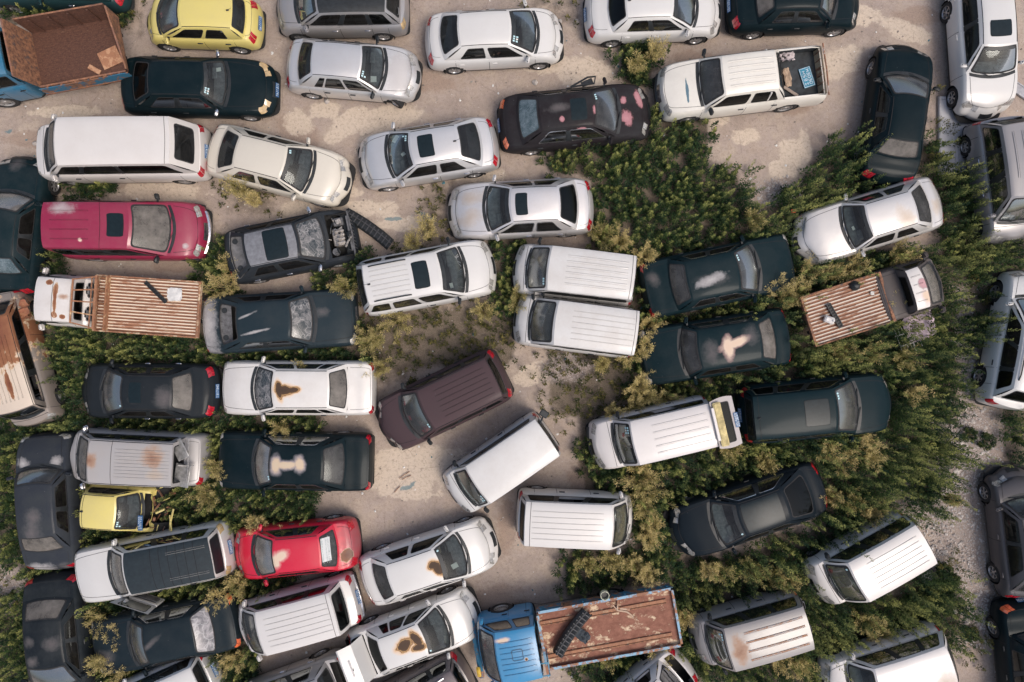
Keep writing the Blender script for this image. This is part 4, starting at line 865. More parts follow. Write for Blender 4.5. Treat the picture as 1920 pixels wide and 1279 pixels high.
dropside(rD, x0, x1, 1.80, 1.1, (.10, .10, .45, .10), RBED2, BLUEW, ribs=True)
g = MB()
for y in (-.52, .52):
    g.box(((x0 + x1) / 2 + .1, y, 1.125), (x1 - x0 - .3, .10, .05), 0, 0, .01); g.box(((x0 + x1) / 2 + .1, y + .09, 1.112), (x1 - x0 - .3, .03, .03), 1)
g.build('bed_rail', [rusty('rail_rust', (.45, .32, .2), (.22, .1, .06), .6), RDARK], rD)
g = MB(); xx = dD['xa'] - .05
for y in (.25, .62): g.tube([(xx + .1, y, 1.95), (xx + .1, y, 2.1), (xx - .1, y, 2.12), (xx - .1, y, 1.2)], .02, 0, 5)
for z in (1.4, 1.6, 1.8, 2.0): g.tube([(xx - .1, .25, z), (xx - .1, .62, z)], .015, 0, 5)
g.build('cab_ladder', simple('ladder_blue', (.05, .2, .3), .5), rD)
FOOT.append((*((rD.matrix_basis @ Vector(((x0 + x1) / 2, 0, 0))).xy), rD.rotation_euler.z, (x1 - x0) / 2, .95))

# blue tipper, top left
rA, shA, pmA, dA = car('A', 'blue tipper truck with a deep rusty brown box, cut by the top left edge', 'truck', 'tipper_truck', (-78, 128), (42, 112), (-76, -60, 30, 38), (.02, .14, .25), T=VAN, zF=1.3, zR=1.1, W=1.8, H=1.95, yr=.74, nose=1.1, cowl=1.2, belt=1.18, tail=1.18, wbow=.05, rbow=0, rtbow=0, eri=.02, ribs=None, side=((.06, .5), (.58, .92)), ws='dust', rg='dark', fwx=.3, rwx=-2.75, wk='steel', wheelr=.4, hoodline=0, dirt=.2, no_tail=2, handle='b')
L_ = dA['loc']; x1 = L_(68, 106, 1.1).x; x0 = L_(230, 90, 1.1).x; yc = L_(150, 98, 1.1).y
b = MB(); W2 = .84; z0_ = 1.1
def wallq(g, P, Q, h0, h1, th=.05, mi=0, out=(0, 0, 0), lean=.0):
    P, Q = Vector(P), Vector(Q); o = Vector(out)
    a, b_, c, d = P, Q, Q + Vector((0, 0, h1)) + o * lean, P + Vector((0, 0, h0)) + o * lean
    g.quad(a, b_, c, d, mi); e = o * th; g.quad(a + e, d + e, c + e, b_ + e, 1); g.quad(d, c, c + e, d + e, 2); g.quad(a, d, d + e, a + e, mi); g.quad(b_, b_ + e, c + e, c, mi)
b.box(((x0 + x1) / 2, yc, z0_ - .05), (x1 - x0, 2 * W2, .1), 0)
wallq(b, (x0, yc - W2, z0_), (x1, yc - W2, z0_), .72, .8, out=(0, -1, 0), lean=.04)
wallq(b, (x0, yc + W2, z0_), (x1, yc + W2, z0_), .10, .12, out=(0, 1, 0))
wallq(b, (x1, yc - W2, z0_), (x1, yc + W2, z0_), 1.05, 1.0, out=(1, 0, 0), lean=.15, mi=1)
wallq(b, (x0, yc - W2, z0_), (x0, yc + W2, z0_), .72, .16, out=(-1, 0, 0), lean=.03)
for k in range(6): b.box((lerp(x0 + .2, x1 - .2, k / 5), yc + W2 + .05, z0_ - .1), (.07, .05, .4), 1)
b.box(((x0 + x1) / 2, yc + W2 + .09, z0_ - .08), (x1 - x0 + .1, .02, .36), 3); b.box(((x0 + x1) / 2, yc + W2 + .1, z0_ - .29), (x1 - x0 + .15, .05, .05), 2)
for k in range(4): b.box((lerp(x0 + .5, x1 - .4, k / 3), yc - W2 + .02, z0_ + .36), (.06, .04, .7), 0)
b.build('tipper_box', [RBED, RDARK, rusty('rim_rust', (.2, .1, .07), (.1, .045, .03), .5), BLUEW], rA)
g = MB(); g.box((x0 + .42, yc + .35, z0_ + .03), (.62, .55, .015), 0, .25); g.box((x0 + .95, yc + .62, z0_ + .04), (.4, .14, .02), 0, -.7); g.build('loose_plate', rusty('orange_rust', (.5, .28, .16), (.28, .13, .07), .5), rA)
chassis(rA, x0 + .1, x1 + .8, .8)
FOOT.append((*((rA.matrix_basis @ Vector(((x0 + x1) / 2, yc, 0))).xy), rA.rotation_euler.z, (x1 - x0) / 2, .9))
# ---------------------------------------------------------------- extras that belong to single vehicles
# engine bay of the bonnetless wreck
root, sh, pm, d = wr
g = MB(); xf, xw = d['xb'] - .15, d['wb'] + .12; W_ = .66; z = .5
g.grid([[Vector((x, y, .42)) for y in (-W_, W_)] for x in (xw, xf)], 0)
for s_ in (-1, 1): g.grid([[Vector((x, s_ * W_, zz)) for zz in (.42, .86)] for x in (xw, xf)], 0)
g.build('engine_bay', UNDER, root)
rr = random.Random(3); ALU = simple('engine_alloy', (.36, .33, .30), .5, .4, var=.5, scale=25)
g = MB(); cx_ = (xf + xw) / 2
g.box((cx_ - .08, -.05, .66), (.34, .52, .3), 0, 0, .03)
for k in range(4): g.box((cx_ - .02, .12 - k * .12, .84), (.3, .07, .06), 0, 0, .02)
for k in range(5): g.box((cx_ - .08 + rr.uniform(-.1, .1), -.3 + k * .12, .88), (.08, .05, .05), 1, rr.random())
g.box((cx_, .42, .72), (.3, .24, .2), 1, 0, .02); g.box((cx_ + .02, .42, .84), (.16, .14, .05), 0, .3, .01); g.lathe([(0, .12), (.1, .12), (.12, .06), (.12, 0)], 12, 1, 'Z', (cx_ - .22, -.5, .8))
g.build('engine', [ALU, DASH], root)
g = MB()
for k in range(16):
    a = Vector((rr.uniform(xw, xf), rr.uniform(-.6, .6), rr.uniform(.7, .9))); b_ = a + Vector((rr.uniform(-.25, .25), rr.uniform(-.35, .35), rr.uniform(-.1, .06)))
    g.tube([a, (a + b_) / 2 + Vector((0, 0, .08)), b_], rr.choice((.012, .02, .03)), rr.choice((0, 0, 1)), 5)
g.build('hose', [BLK, ALU], root)
g = MB(); g.box((xf - .02, 0, .62), (.06, 1.1, .4), 0); g.tube([(xf + .02, -.7, .8), (xf + .06, 0, .82), (xf + .02, .7, .8)], .03, 0, 6)
for k in range(9): g.box((xf + .06, -.45 + k * .11, .6), (.02, .02, .34), 0)
g.build('radiator', DASH, root)
# the torn nose of the yellow car

def side_door(root, hinge, L, z0, zb, zt, ang, m, sg=1, name='open_door'):
    """door leaf with a window frame, swung out by ang about its front edge"""
    g = MB(); S = lambda u, v: Vector((-u * L + .25 * max(0, v - .5) * 2 * (.35 - u * .6), 0.0 - .05 * max(0, v - .5), z0 + (zt - z0) * v))
    vb = (zb - z0) / (zt - z0)
    g.box((-L / 2, 0, (z0 + zb) / 2), (L, .07, zb - z0), 0, 0, .03)
    gl = MB(); NRM = lambda S_, u, v: Vector((0, 1, 0))
    window(g, S, (0, 1, vb, 1), (.14, .9, vb + .04, .95), .02, gl, .3, (0, 1), nrmf=NRM)
    g.box((-L * .55, -.05 * sg, (z0 + zb) / 2), (L * .7, .05, .3), 2, 0, .03)
    o = g.build(name, [m, RUB, DASH], root); o.location = hinge; o.rotation_euler = (0, 0, ang)
    q = gl.build('door_window', GSD, o); return o
# open door of the white off-roader with the black roof
r43 = None
for o in bpy.data.objects:
    if o.get('label', '').startswith('white off-roader with a black ribbed'): r43 = o
side_door(r43, (.95, .80, 0), 1.05, .45, 1.0, 1.6, -.50, paint(WH, .08))
# raised tailgate of the white van
root, sh, pm, d = van36
xr, H = d['rt'] + .02, 1.84
g = MB(); gl = MB(); hx, hz = -.72, -.12; hw = .70
S = lambda u, v: Vector((xr + hx * v, (1 - 2 * u) * (hw + .07 * math.sin(v * math.pi * .9)), H + .03 + hz * v))
window(g, S, (0, 1, 0, 1), (.10, .90, .32, .80), .03, gl, .3, (0, 1), nrmf=lambda S_, u, v: Vector((0, 0, 1)))
tg = g.build('raised_tailgate', [paint((.36, .33, .33), .2), RUB], root); gl.build('tailgate_window', GDK, tg)
g = MB(); g.box((xr - .18, .0, H + .075), (.24, 1.32, .1), 0, .0, .05); g.build('foam_strip', simple('yellow_foam', (.50, .41, .20), .95, var=.45, scale=6), tg)
g = MB(); g.box((xr - .03, -.03, H + .09), (.09, 1.0, .04), 0, 0, .015); g.build('spoiler', pm, tg)
g = MB(); g.strip([(xr - .70, -.22, H - .07), (xr - .70, .22, H - .07)], (0, 0, 1), .13, 0, .012); marks(g, Vector((xr - .70, 0, H - .05)), (0, 1, 0), (-1, 0, 0), .42, .085, 7, 1, 5, .014); g.build('number_plate', [PLB, PLW], tg)
# raised boot lid of the burnt white sedan, and its open boot
def boot(t, up=1.0, w=.66):
    root, sh, pm, d = t; x0, x1 = d['xa'] + .1, d['rb'] - .05
    g = MB(); g.grid([[Vector((x, y, .45)) for y in (-.66, .66)] for x in (x0, x1)])
    for s_ in (-1, 1): g.grid([[Vector((x, s_ * .66, zz)) for zz in (.45, .88)] for x in (x0, x1)])
    g.grid([[Vector((x0, y, zz)) for y in (-.66, .66)] for zz in (.45, .88)]); g.build('boot_well', CARP, root)
    g = MB(); L = x1 - x0; hx = x1
    pr = [(0, 0), (-.06, .10), (-.16, .32), (-.24, .5), (-.62, .62), (-.66, .60)]
    pr = [(a * L / .55 * up, b_ * up) for a, b_ in pr]
    ys = [-1, -.9, -.5, 0, .5, .9, 1]
    g.grid([[Vector((hx + a, y * w, .95 + b_ - .015 * y * y)) for y in ys] for a, b_ in pr]); g.grid([[Vector((hx + a - .03, y * w * .97, .92 + b_ - .02)) for y in ys] for a, b_ in pr], 1, True)
    g.box((hx - .42 * L / .55 * up, 0, .95 + .585 * up), (.05, .5, .012), 1, 0, .0); g.box((hx - .42 * L / .55 * up + .05, -.05, .96 + .585 * up), (.02, .04, .02), 2)
    g.build('raised_boot_lid', [pm, simple('lid_inner', (.5, .48, .47), .6), BLK], root)
boot(car46, 1.0)
# rear lamp arm of the diagonal van
for o in list(bpy.data.objects):
    if o.get('label', '').startswith('plain white van parked diagonally'):
        g = MB(); g.tube([(-1.74, -.45, 1.75), (-1.98, -.60, 1.8)], .025, 0, 5); g.box((-2.04, -.64, 1.8), (.2, .26, .06), 0, .4, .03); g.build('rear_view_mirror', BLK, o)
    if o.get('label', '').startswith('white van with its side door gone'):
        g = MB(); g.box((.0, -.62, .62), (.9, .3, .04), 0)
        for k in range(9): g.tube([(-.4 + k * .1, -.5, .66), (-.32 + k * .1, -.76, .66)], .008, 0, 4)
        g.build('slatted_seat_base', DASH, o)
        g = MB(); g.box((.0, .74, .55), (1.0, .03, .6), 0, 0, .01); g.build('inner_panel', DASH, o)
    if o.get('label', '').startswith('crimson sedan with a white notice'):
        kids = [c for c in o.children if c.name.startswith('rear_window')]
    if o.get('label', '').startswith('yellow city car with its nose'):
        rr = random.Random(5); g = MB()
        for k in range(22):
            a = Vector((rr.uniform(.75, 1.45), rr.uniform(-.6, .6), rr.uniform(.35, .8))); b_ = a + Vector((rr.uniform(-.3, .3), rr.uniform(-.3, .3), rr.uniform(-.1, .1)))
            g.tube([a, b_], rr.choice((.015, .03, .05)), rr.choice((0, 1, 0)), 5)
        g.build('torn_front_frame', [RDARK, paint(YE, .3)], o)
        g = MB(); g.box((1.62, -.3, .95), (.03, .5, .06), 0, .2, .01); g.tube([(1.5, -.6, .7), (1.62, -.3, .98), (1.6, .1, .8)], .03, 0, 5); g.build('bent_bumper_bar', paint(YE, .3), o)
        g = MB(); g.box((.72, -.35, 1.02), (.15, .46, .008), 0, .08); marks(g, Vector((.72, -.35, 1.03)), (-.08, 1, 0), (-1, -.08, 0), .4, .09, 7, 1, 11, .014); g.build('number_plate', [PLB, PLW], o)
    if o.get('label', '').startswith('silver ribbed van'):
        g = MB(); g.box((-1.62, -.42, 1.45), (.42, .62, .05), 0, .5, .02, Matrix.Rotation(.5, 3, 'Z') @ Matrix.Rotation(.25, 3, 'Y')); g.box((-1.66, .38, 1.3), (.5, .7, .05), 0, -.1, .02, Matrix.Rotation(-.1, 3, 'Z') @ Matrix.Rotation(.15, 3, 'Y'))
        g.tube([(-1.85, -.75, 1.4), (-1.9, .1, 1.45), (-1.8, .75, 1.3)], .025, 1, 6); g.tube([(-1.6, .05, 1.5), (-1.95, .1, 1.2)], .025, 1, 6); g.build('broken_tailgate', [simple('cloudy_pane', (.22, .22, .22), .3, var=.4), STEEL], o)

# ---------------------------------------------------------------- loose things on the ground and on the trucks
def place(px, py, z): return unp(px, py, z)
def bumper(label, p0, p1, z, W=.32, seed=0, tilt=0.0):
    a, b_ = unp(*p0, z), unp(*p1, z); dv = b_ - a; L = dv.length; m_ = (a + b_) / 2; rr = random.Random(seed)
    t = thing('car_bumper', label, 'car bumper', (m_.x, m_.y, z), math.atan2(dv.y, dv.x))
    g = MB(); xs = np.linspace(-L / 2, L / 2, 13)
    cv = lambda x: -.06 * (2 * x / L) ** 2
    prof = [(-W / 2, .02), (-W / 2, .14), (-W * .3, .2), (0, .16), (W * .3, .2), (W / 2, .12), (W / 2, 0)]
    g.grid([[Vector((x, cv(x) + y, h)) for y, h in prof] for x in xs]); g.build('bumper_skin', BLK, t, 25)
    g = MB()
    for k in range(11):
        x = lerp(-L * .44, L * .44, k / 10); g.box((x, cv(x), .2), (.03, W * .75, .03), 0)
    g.tube([(x, cv(x) + .05, .215) for x in xs], .018, 0, 5); g.build('grille_bar', simple('grey_plastic', (.06, .06, .065), .6), t)
    return t
bumper('black torn-off car bumper lying on the dirt beside the bonnetless wreck', (650, 398), (736, 458), .12, .40, 1)
bumper('black car bumper thrown on the blue truck bed', (1042, 1222), (1098, 1142), 1.2, .34, 2)
def bar(label, p0, p1, z, w=.1, m=BLK, cat='metal bar', nm='metal_bar'):
    a, b_ = unp(*p0, z), unp(*p1, z); dv = b_ - a; L = dv.length; g = MB()
    g.box((0, 0, .035), (L, w, .03), 0, 0, .01)
    for s_ in (-1, 1): g.box((0, s_ * w * .45, .055), (L, .02, .05), 0)
    for k in range(int(L / .09)): g.box((-L / 2 + .06 + k * .09, 0, .055), (.035, w * .5, .012), 1)
    o = g.build(nm, [m, GAP], None, 30); o.location = ((a + b_) / 2); o.rotation_euler = (0, 0, math.atan2(dv.y, dv.x)); tag(o, label, cat); return o
bar('black perforated bar lying across the rusty cream flatbed', (274, 529), (313, 567), 1.05)
bar('stout black bar lying across the brown slatted bed', (1551, 570), (1576, 614), 1.05, .14)
def sheet(label, px, py, z, w, h, m, nm='crumpled_sheet', cat='sheet', seed=0, amp=.05, rz=0):
    rr = random.Random(seed); g = MB(); n = 9
    P = [[None] * n for _ in range(n)]
    for i in range(n):
        for j in range(n):
            a, b_ = i / (n - 1) * 2 - 1, j / (n - 1) * 2 - 1; k = 1 - .25 * max(0, math.hypot(a, b_) - .9) + rr.uniform(-.07, .07)
            P[i][j] = Vector((a * w / 2 * k, b_ * h / 2 * k, .02 + rr.random() * amp))
    g.grid(P); g.grid([[p - Vector((0, 0, .006)) for p in r_] for r_ in P], 0, True); o = g.build(nm, m, None, 60); o.location = place(px, py, z); o.rotation_euler = (0, 0, rz); tag(o, label, cat); return o
sheet('white crumpled plastic sheet on the rusty cream flatbed', 329, 552, 1.04, .48, .42, simple('dirty_plastic', (.60, .59, .57), .5, var=.15), seed=1)
sheet('small white scrap on the brown slatted bed near the cab', 1635, 550, 1.04, .12, .12, PAPER, 'paper_scrap', 'paper', 2, .02)
sheet('pinkish cloth rag spread in the weeds below the slatted truck', 1722, 612, .45, 1.0, .9, simple('pink_cloth', (.52, .42, .47), .9, var=.25, scale=5), 'cloth_rag', 'cloth', 3, .16, .3)
sheet('bright red plastic scrap in the weeds above the silver-white saloon', 1487, 396, .35, .16, .12, simple('red_plastic', (.7, .05, .03), .5), 'plastic_scrap', 'plastic scrap', 4, .04)
sheet('dark cloth bundle hanging over the blue truck bed bumper', 1092, 1190, 1.2, .34, .5, simple('dark_cloth', (.04, .05, .06), .9), 'cloth_bundle', 'cloth', 6, .1, .9)
# black bag and white jug on the brown bed
g = MB(); g.lathe([(0, .17), (.07, .16), (.13, .1), (.16, .03), (.15, 0)], 14, 0, 'Z'); g.box((.13, .02, .06), (.12, .05, .03), 0, .4, .01); g.tube([(-.05, 0, .15), (0, .06, .22), (.05, 0, .15)], .012, 0, 5)
o = g.build('rubbish_bag', BLK); o.location = place(1602, 536, 1.04); tag(o, 'round black bag on the upper edge of the brown slatted bed', 'bag')
g = MB(); g.box((0, 0, .09), (.30, .2, .17), 0, 0, .04); g.lathe([(.03, 0), (.03, .05), (0, .05)], 10, 0, 'X' if False else 'Z', (.1, 0, .17)); g.tube([(-.1, .06, .17), (-.02, .06, .22), (.06, .06, .17)], .014, 0, 5)
o = g.build('plastic_jug', simple('white_plastic', (.62, .60, .58), .5)); o.location = place(1552, 600, 1.04); o.rotation_euler = (0, 0, -.35); tag(o, 'white plastic jug lying on the brown slatted bed', 'jug')
g = MB(); g.lathe([(0, .02), (.1, .02), (.115, .03), (.12, .16), (.135, .16), (.135, 0), (0, 0)], 22, 0, 'Z'); g.lathe([(0, .06), (.112, .06)], 18, 1, 'Z')
o = g.build('paint_bucket', [simple('pale_bucket', (.55, .55, .42), .5), BLK]); o.location = place(1133, 1114, 1.12); tag(o, 'small pale round bucket on the rusty bed of the blue truck', 'bucket')
g = MB(); g.tube([(-.5, .1, .03), (-.2, -.02, .05), (.1, .08, .03), (.5, 0, .02)], .03, 0, 5); g.tube([(-.35, .3, .03), (-.2, -.02, .06)], .03, 0, 5); g.box((0, .12, .03), (.3, .06, .02), 0, .4)
o = g.build('rusted_bracket', rusty('bracket_rust', (.5, .36, .26), (.2, .1, .07), .5)); o.location = place(1168, 1148, 1.12); o.rotation_euler = (0, 0, -.5); tag(o, 'bent rusty bracket lying mid-bed on the blue truck', 'bracket')
# pickup bed contents: road sign, plank, rags
g = MB(); g.box((0, 0, 0), (.62, .36, .015), 0, 0, .0); g.box((0, 0, .009), (.60, .34, .004), 1); g.box((0, 0, .0125), (.57, .31, .004), 0)
BS = simple('sign_blue', (.03, .22, .33), .5)
marks(g, Vector((-.0, .07, .016)), (1, 0, 0), (0, 1, 0), .50, .09, 5, 1, 21, .018)
marks(g, Vector((-.05, -.07, .016)), (1, 0, 0), (0, 1, 0), .34, .09, 3, 1, 8, .018)
for a, b_ in (((.16, -.115), (.24, -.115)), ((.16, -.03), (.24, -.03)), ((.2, -.115), (.2, -.03))): g.strip([Vector((*a, .016)), Vector((*b_, .016))], (0, 0, 1), .018, 1, .004)
sg = g.build('direction_sign', [BS, PLW], None, 0); sg.location = place(1513, 145, .72); sg.rotation_euler = (0, .0, math.radians(-72)); tag(sg, 'blue board sign with white characters in the white pickup bed', 'sign')
g = MB(); g.box((0, 0, .03), (.52, .09, .025), 0, 0, .005)
o = g.build('wood_plank', simple('plank_wood', (.34, .27, .22), .9)); o.location = place(1482, 172, .72); o.rotation_euler = (0, 0, math.radians(-33)); tag(o, 'short grey plank slanting in the corner of the white pickup bed', 'plank')
sheet('pale crumpled rags heaped in the white pickup bed', 1474, 105, .72, .5, .4, simple('pale_rag', (.42, .37, .38), .9, var=.4, scale=8), 'rag_heap', 'rags', 9, .16)
sheet('tan strip of rag along the cab wall in the white pickup bed', 1475, 146, .72, .22, .6, simple('tan_rag', (.42, .31, .22), .9, var=.3), 'rag_strip', 'rags', 10, .08, .2)
# wire rack in the weeds
t = thing('wire_rack', 'white wire rack sunk in the weeds below the slatted truck', 'rack', tuple(place(1705, 628, .35)), math.radians(18))
g = MB(); g.tube([(-.5, .1, .1), (.45, .1, .12)], .02, 0, 5); g.tube([(-.42, -.25, .1), (.05, -.25, .1)], .018, 0, 5); g.tube([(-.02, .4, .14), (-.02, -.6, .1)], .024, 0, 5); g.build('rack_frame', simple('white_wire', (.62, .61, .58), .5), t)
for k in range(9):
    g = MB(); x = -.45 + k * .11; g.tube([(x, .33, .1), (x + .03, -.45 + .05 * (k % 3), .08)], .009, 0, 4); g.build('rack_wire', simple('white_wire', (.62, .61, .58), .5), t)
# loose wheel, loose tyre
def loose_wheel(label, px, py, r, rim, nm, lz=.0):
    t = MB(); w = r * .6
    t.lathe([(r * .58, 0.02), (r * .62, w), (r * .85, w), (r * .97, w * .85), (r, w * .5), (r * .97, w * .15), (r * .85, 0)], 28, 0, 'Z')
    if rim:
        o = thing(nm, label, 'wheel', tuple(place(px, py, 0)), 0); t.build('tyre', RUB, o, 50)
        d_ = MB(); d_.lathe([(r * .64, w * .96), (r * .58, w), (r * .54, w * .9), (r * .42, w * .7), (r * .34, w * .82), (r * .2, w * .84), (r * .17, w * .7), (r * .1, w * .7)], 28, 0, 'Z'); d_.lathe([(0, w * .6), (r * .11, w * .6)], 12, 1, 'Z')
        d_.build('rim', [simple('pale_rim', (.42, .41, .40), .5, .2), GAP], o, 40)
        for c_ in o.children: c_.rotation_euler = (.12, -.1, 0)
    else: o = t.build(nm, RUB, None, 50); o.location = place(px, py, 0); tag(o, label, 'tyre')
    return o
loose_wheel('loose steel wheel lying beside the off-white van at lower right', 1733, 1077, .30, True, 'loose_wheel')
loose_wheel('bare black tyre lying behind the long black sedan', 1627, 350, .33, False, 'scrap_tire')
# rods
for (a, b_, lb) in (((749, 897), (768, 884), 'upper thin rusty rod on the bare ground right of the black sedan'), ((754, 899), (771, 891), 'lower thin rusty rod on the bare ground right of the black sedan'), ((740, 923), (750, 912), 'short rusty rod near the blue scraps on bare ground')):
    A, B_ = unp(*a), unp(*b_); g = MB(); dv = B_ - A; g.tube([(-dv.length / 2, 0, .02), (0, .01, .025), (dv.length / 2, 0, .015)], .012, 0, 5)
    o = g.build('rusty_rod', RDARK); o.location = (A + B_) / 2; o.rotation_euler = (0, 0, math.atan2(dv.y, dv.x)); tag(o, lb, 'rod')
# white board panels on the ground at right
a, b_ = unp(1757, 182), unp(1757, 328); c_ = unp(1812, 328)
g = MB(); w_ = (c_.x - b_.x) + .4; h_ = a.y - b_.y
g.box((0, 0, .04), (w_, h_, .05), 0, 0, .01); g.box((-w_ / 2 + .04, 0, .08), (.06, h_ - .02, .05), 1, 0, .01); g.box((-.12, 0, .075), (.03, h_ - .1, .03), 0); g.box((.12, -.6, .075), (.3, h_ * .4, .02), 1, 0, .005)
for k in range(4): g.box((0, -h_ / 2 + .12 + k * h_ / 3.3, .072), (w_ - .1, .02, .014), 1)
o = g.build('board_panel', [simple('white_board', (.50, .50, .52), .5, var=.12, scale=3), simple('white_board_edge', (.36, .36, .38), .6)]); o.location = (a.x + w_ / 2, (a.y + b_.y) / 2, 0); tag(o, 'long white board lying on the ground between black sedan and white hatchback', 'board')
g = MB(); g.box((0, 0, .05), (.85, .3, .08), 0, 0, .01); g.box((0, .13, .1), (.85, .04, .03), 0); o = g.build('board_panel', simple('white_board_edge', (.36, .36, .38), .6)); o.location = place(1912, 172, 0); o.rotation_euler = (0, 0, -.6); tag(o, 'short pale board on the ground right of the white hatchback', 'board')
# notice in the crimson sedan's rear glass
for o in list(bpy.data.objects):
    if o.get('label', '').startswith('crimson sedan with a white notice'):
        cc = [c for c in o.children if c.name.startswith('rear_window')][0]; vs = [v.co for v in cc.data.vertices]
        mnx, mxx = min(v.x for v in vs), max(v.x for v in vs); mny, mxy = min(v.y for v in vs), max(v.y for v in vs)
        def S(u, v):
            x = lerp(mnx, mxx, u); zz = lerp(min(q.z for q in vs), max(q.z for q in vs), u) ; y = lerp(mny, mxy, v) * .95; return Vector((x, y, zz + .045 - .05 * (y / .6) ** 2))
        g = MB(); g.grid([[S(.35 + .6 * a, .10 + .72 * b2) for b2 in np.linspace(0, 1, 7)] for a in (0, .5, 1)], 0)
        ev = (S(1, .5) - S(0, .5)).normalized()
        for (u, hh, n_, sd, w_) in ((.46, .045, 11, 31, .85), (.62, .02, 16, 32, .8), (.86, .03, 10, 33, .8)): marks(g, S(u, .47) + Vector((0, 0, .004)), (0, -1, 0), ev, w_, hh, n_, 1, sd, .007)
        g.build('paper_notice', [simple('notice_paper', (.60, .62, .62), .8, var=.05), simple('faded_ink', (.32, .38, .38), .8)], o)

# rusty body panel left of the flatbed cab, pickup tailgate lining, door ajar on the patchy black sedan
sheet('curled rusty body panel at the left edge beside the flatbed cab', 18, 592, .8, 1.5, .7, rusty('red_rust', (.32, .12, .07), (.2, .07, .04), .5), 'body_panel', 'body panel', 12, .22, .35)
for o in list(bpy.data.objects):
    if o.get('label', '').startswith('white crew-cab pickup'):
        xa_ = min(v.co.x for c in o.children if c.name.startswith('body') for v in c.data.vertices)
        g = MB(); g.grid([[Vector((xa_ + .10 + .10 * (1 - v), y, .55 + v * .52)) for y in np.linspace(-.72, .72, 5)] for v in (0, .5, 1)])
        for k in range(6): g.box((xa_ + .16, -.6 + k * .24, .8), (.03, .02, .46), 1)
        g.build('tailgate_lining', [rusty('tan_lining', (.48, .38, .25), (.2, .1, .06), .42), RDARK], o)
        g = MB(); g.tube([(xa_ + .06, -.8, 1.1), (xa_ + .04, 0, 1.11), (xa_ + .06, .8, 1.1)], .025, 0, 6); g.build('tailgate_edge', rusty('edge_rust', (.5, .42, .36), (.14, .06, .04), .55), o)
        g = MB(); x_ = -.64; g.tube([(x_, -.76, 1.05), (x_, -.66, 1.5), (x_, .66, 1.5), (x_, .76, 1.05)], .03, 0, 8); g.build('roll_bar', paint((.66, .64, .6), .2), o)
        g = MB(); g.grid([[Vector((x, y, .68)) for y in (-.74, .74)] for x in (xa_ + .1, -.62)]); 
        for s_ in (-1, 1): g.grid([[Vector((x, s_ * .74, z)) for z in (.68, 1.06)] for x in (xa_ + .1, -.62)])
        g.build('bed_liner', simple('bed_liner', (.025, .03, .034), .7, var=.6, scale=5), o)
    if o.get('label', '').startswith('black sedan with pink worn'):
        g = MB(); g.tube([(-.1, .84, 1.0), (.45, 1.08, 1.02), (.68, 1.05, 1.1), (.62, .84, 1.12), (-.1, .84, 1.0)], .03, 0, 6); g.box((.42, .93, .98), (.36, .16, .03), 0, .3); g.build('bent_door_frame', BLK, o)
# ---------------------------------------------------------------- ground
ROWS = """0:0-230g,230-265s,975-1090s
1:240-265s,1175-1225g
2:1168-1232g
3:1168-1222g
4:1755-1775s
5:1225-1325g
6:1045-1325g,1745-1800s
7:1038-1320g,1545-1625g,1715-1760g
8:80-215g,415-530s,795-850s,1110-1380g,1505-1640g,1750-1812g
9:425-520s,785-845s,1110-1400g,1445-1560g,1750-1832g
10:30-75g,1110-1500g,1765-1840g,785-845s
11:28-130g,385-430g,740-840s,930-965g,1110-1500g,1765-1840g,1880-1920g
12:25-115g,372-440g,655-705g,930-968g,1115-1220g,1480-1640g,1675-1725g,1775-1920g
13:0-45g,370-440g,600-670g,930-968g,1195-1218g,1450-1545g,1772-1800s,1812-1860s
14:0-30g,660-970s,1190-1525g,1770-1795s,1815-1852g
15:45-380g,660-970s,1190-1525g,1680-1795g,1812-1842g
16:50-420g,690-760s,800-960s,1020-1200s,1480-1790g
17:70-152g,400-420g,690-780s,1070-1200s,1200-1400g,1480-1785g
18:80-152g,1085-1230s,1230-1400g,1670-1788g
19:85-162g,400-420g,1090-1180s,1370-1400g,1670-1780g,1885-1920g
20:0-152g,372-600g,1090-1112g,1370-1785g,1885-1920g
21:0-142g,372-420g,1090-1118g,1370-1780g,1895-1920g
22:0-42g,112-142g,272-420g,1105-1500g,1545-1695g,1718-1755g
23:0-32g,302-590g,1105-1272g,1550-1675g,1712-1758g
24:0-42g,302-580g,1190-1262g,1550-1640g
25:0-42g,130-152g,410-440g,1190-1262g,1440-1610g
26:0-42s,1062-1262g,1385-1535g,1745-1782s
27:0-42s,432-530g,1062-1132g,1252-1540g,1695-1792g
28:0-45g,122-182g,362-450g,1252-1560g,1545-1800g
29:0-52g,122-232g,1272-1312g,1540-1762g,1800-1830s
30:0-55g,150-200g,382-480g,1055-1300g,1532-1705g,1815-1850s
31:0-60g,150-262g,382-450g,1085-1200g,1312-1562g"""
FILL = [(0,600,420,1045,'g'),(60,1045,420,1279,'g'),(420,770,600,830,'g'),(370,620,690,690,'g'),(290,890,585,1012,'g'),(400,1080,545,1165,'g'),(380,1180,480,1279,'g'),(1180,560,1785,885,'g'),(1105,840,1560,905,'g'),(1390,880,1690,955,'g'),(1190,900,1280,1060,'g'),(1250,1045,1560,1279,'g'),(930,440,972,600,'g'),(1195,450,1235,660,'g'),(1060,1045,1270,1100,'g'),(1560,1130,1790,1200,'g'),(690,590,965,690,'m'),(1030,640,1215,780,'m'),(20,440,120,520,'g'),(375,490,450,560,'g'),(1480,480,1760,560,'g'),(1540,940,1640,1050,'g'),(1830,450,1920,515,'g'),(1500,1200,1560,1279,'g'),(1440,1050,1540,1120,'g')]
CELL = {}
for ln in ROWS.split('\n'):
    r_, rest = ln.split(':')
    for seg in rest.split(','):
        a, b_ = seg[:-1].split('-'); CELL.setdefault(int(r_), []).append((int(a), int(b_), seg[-1]))
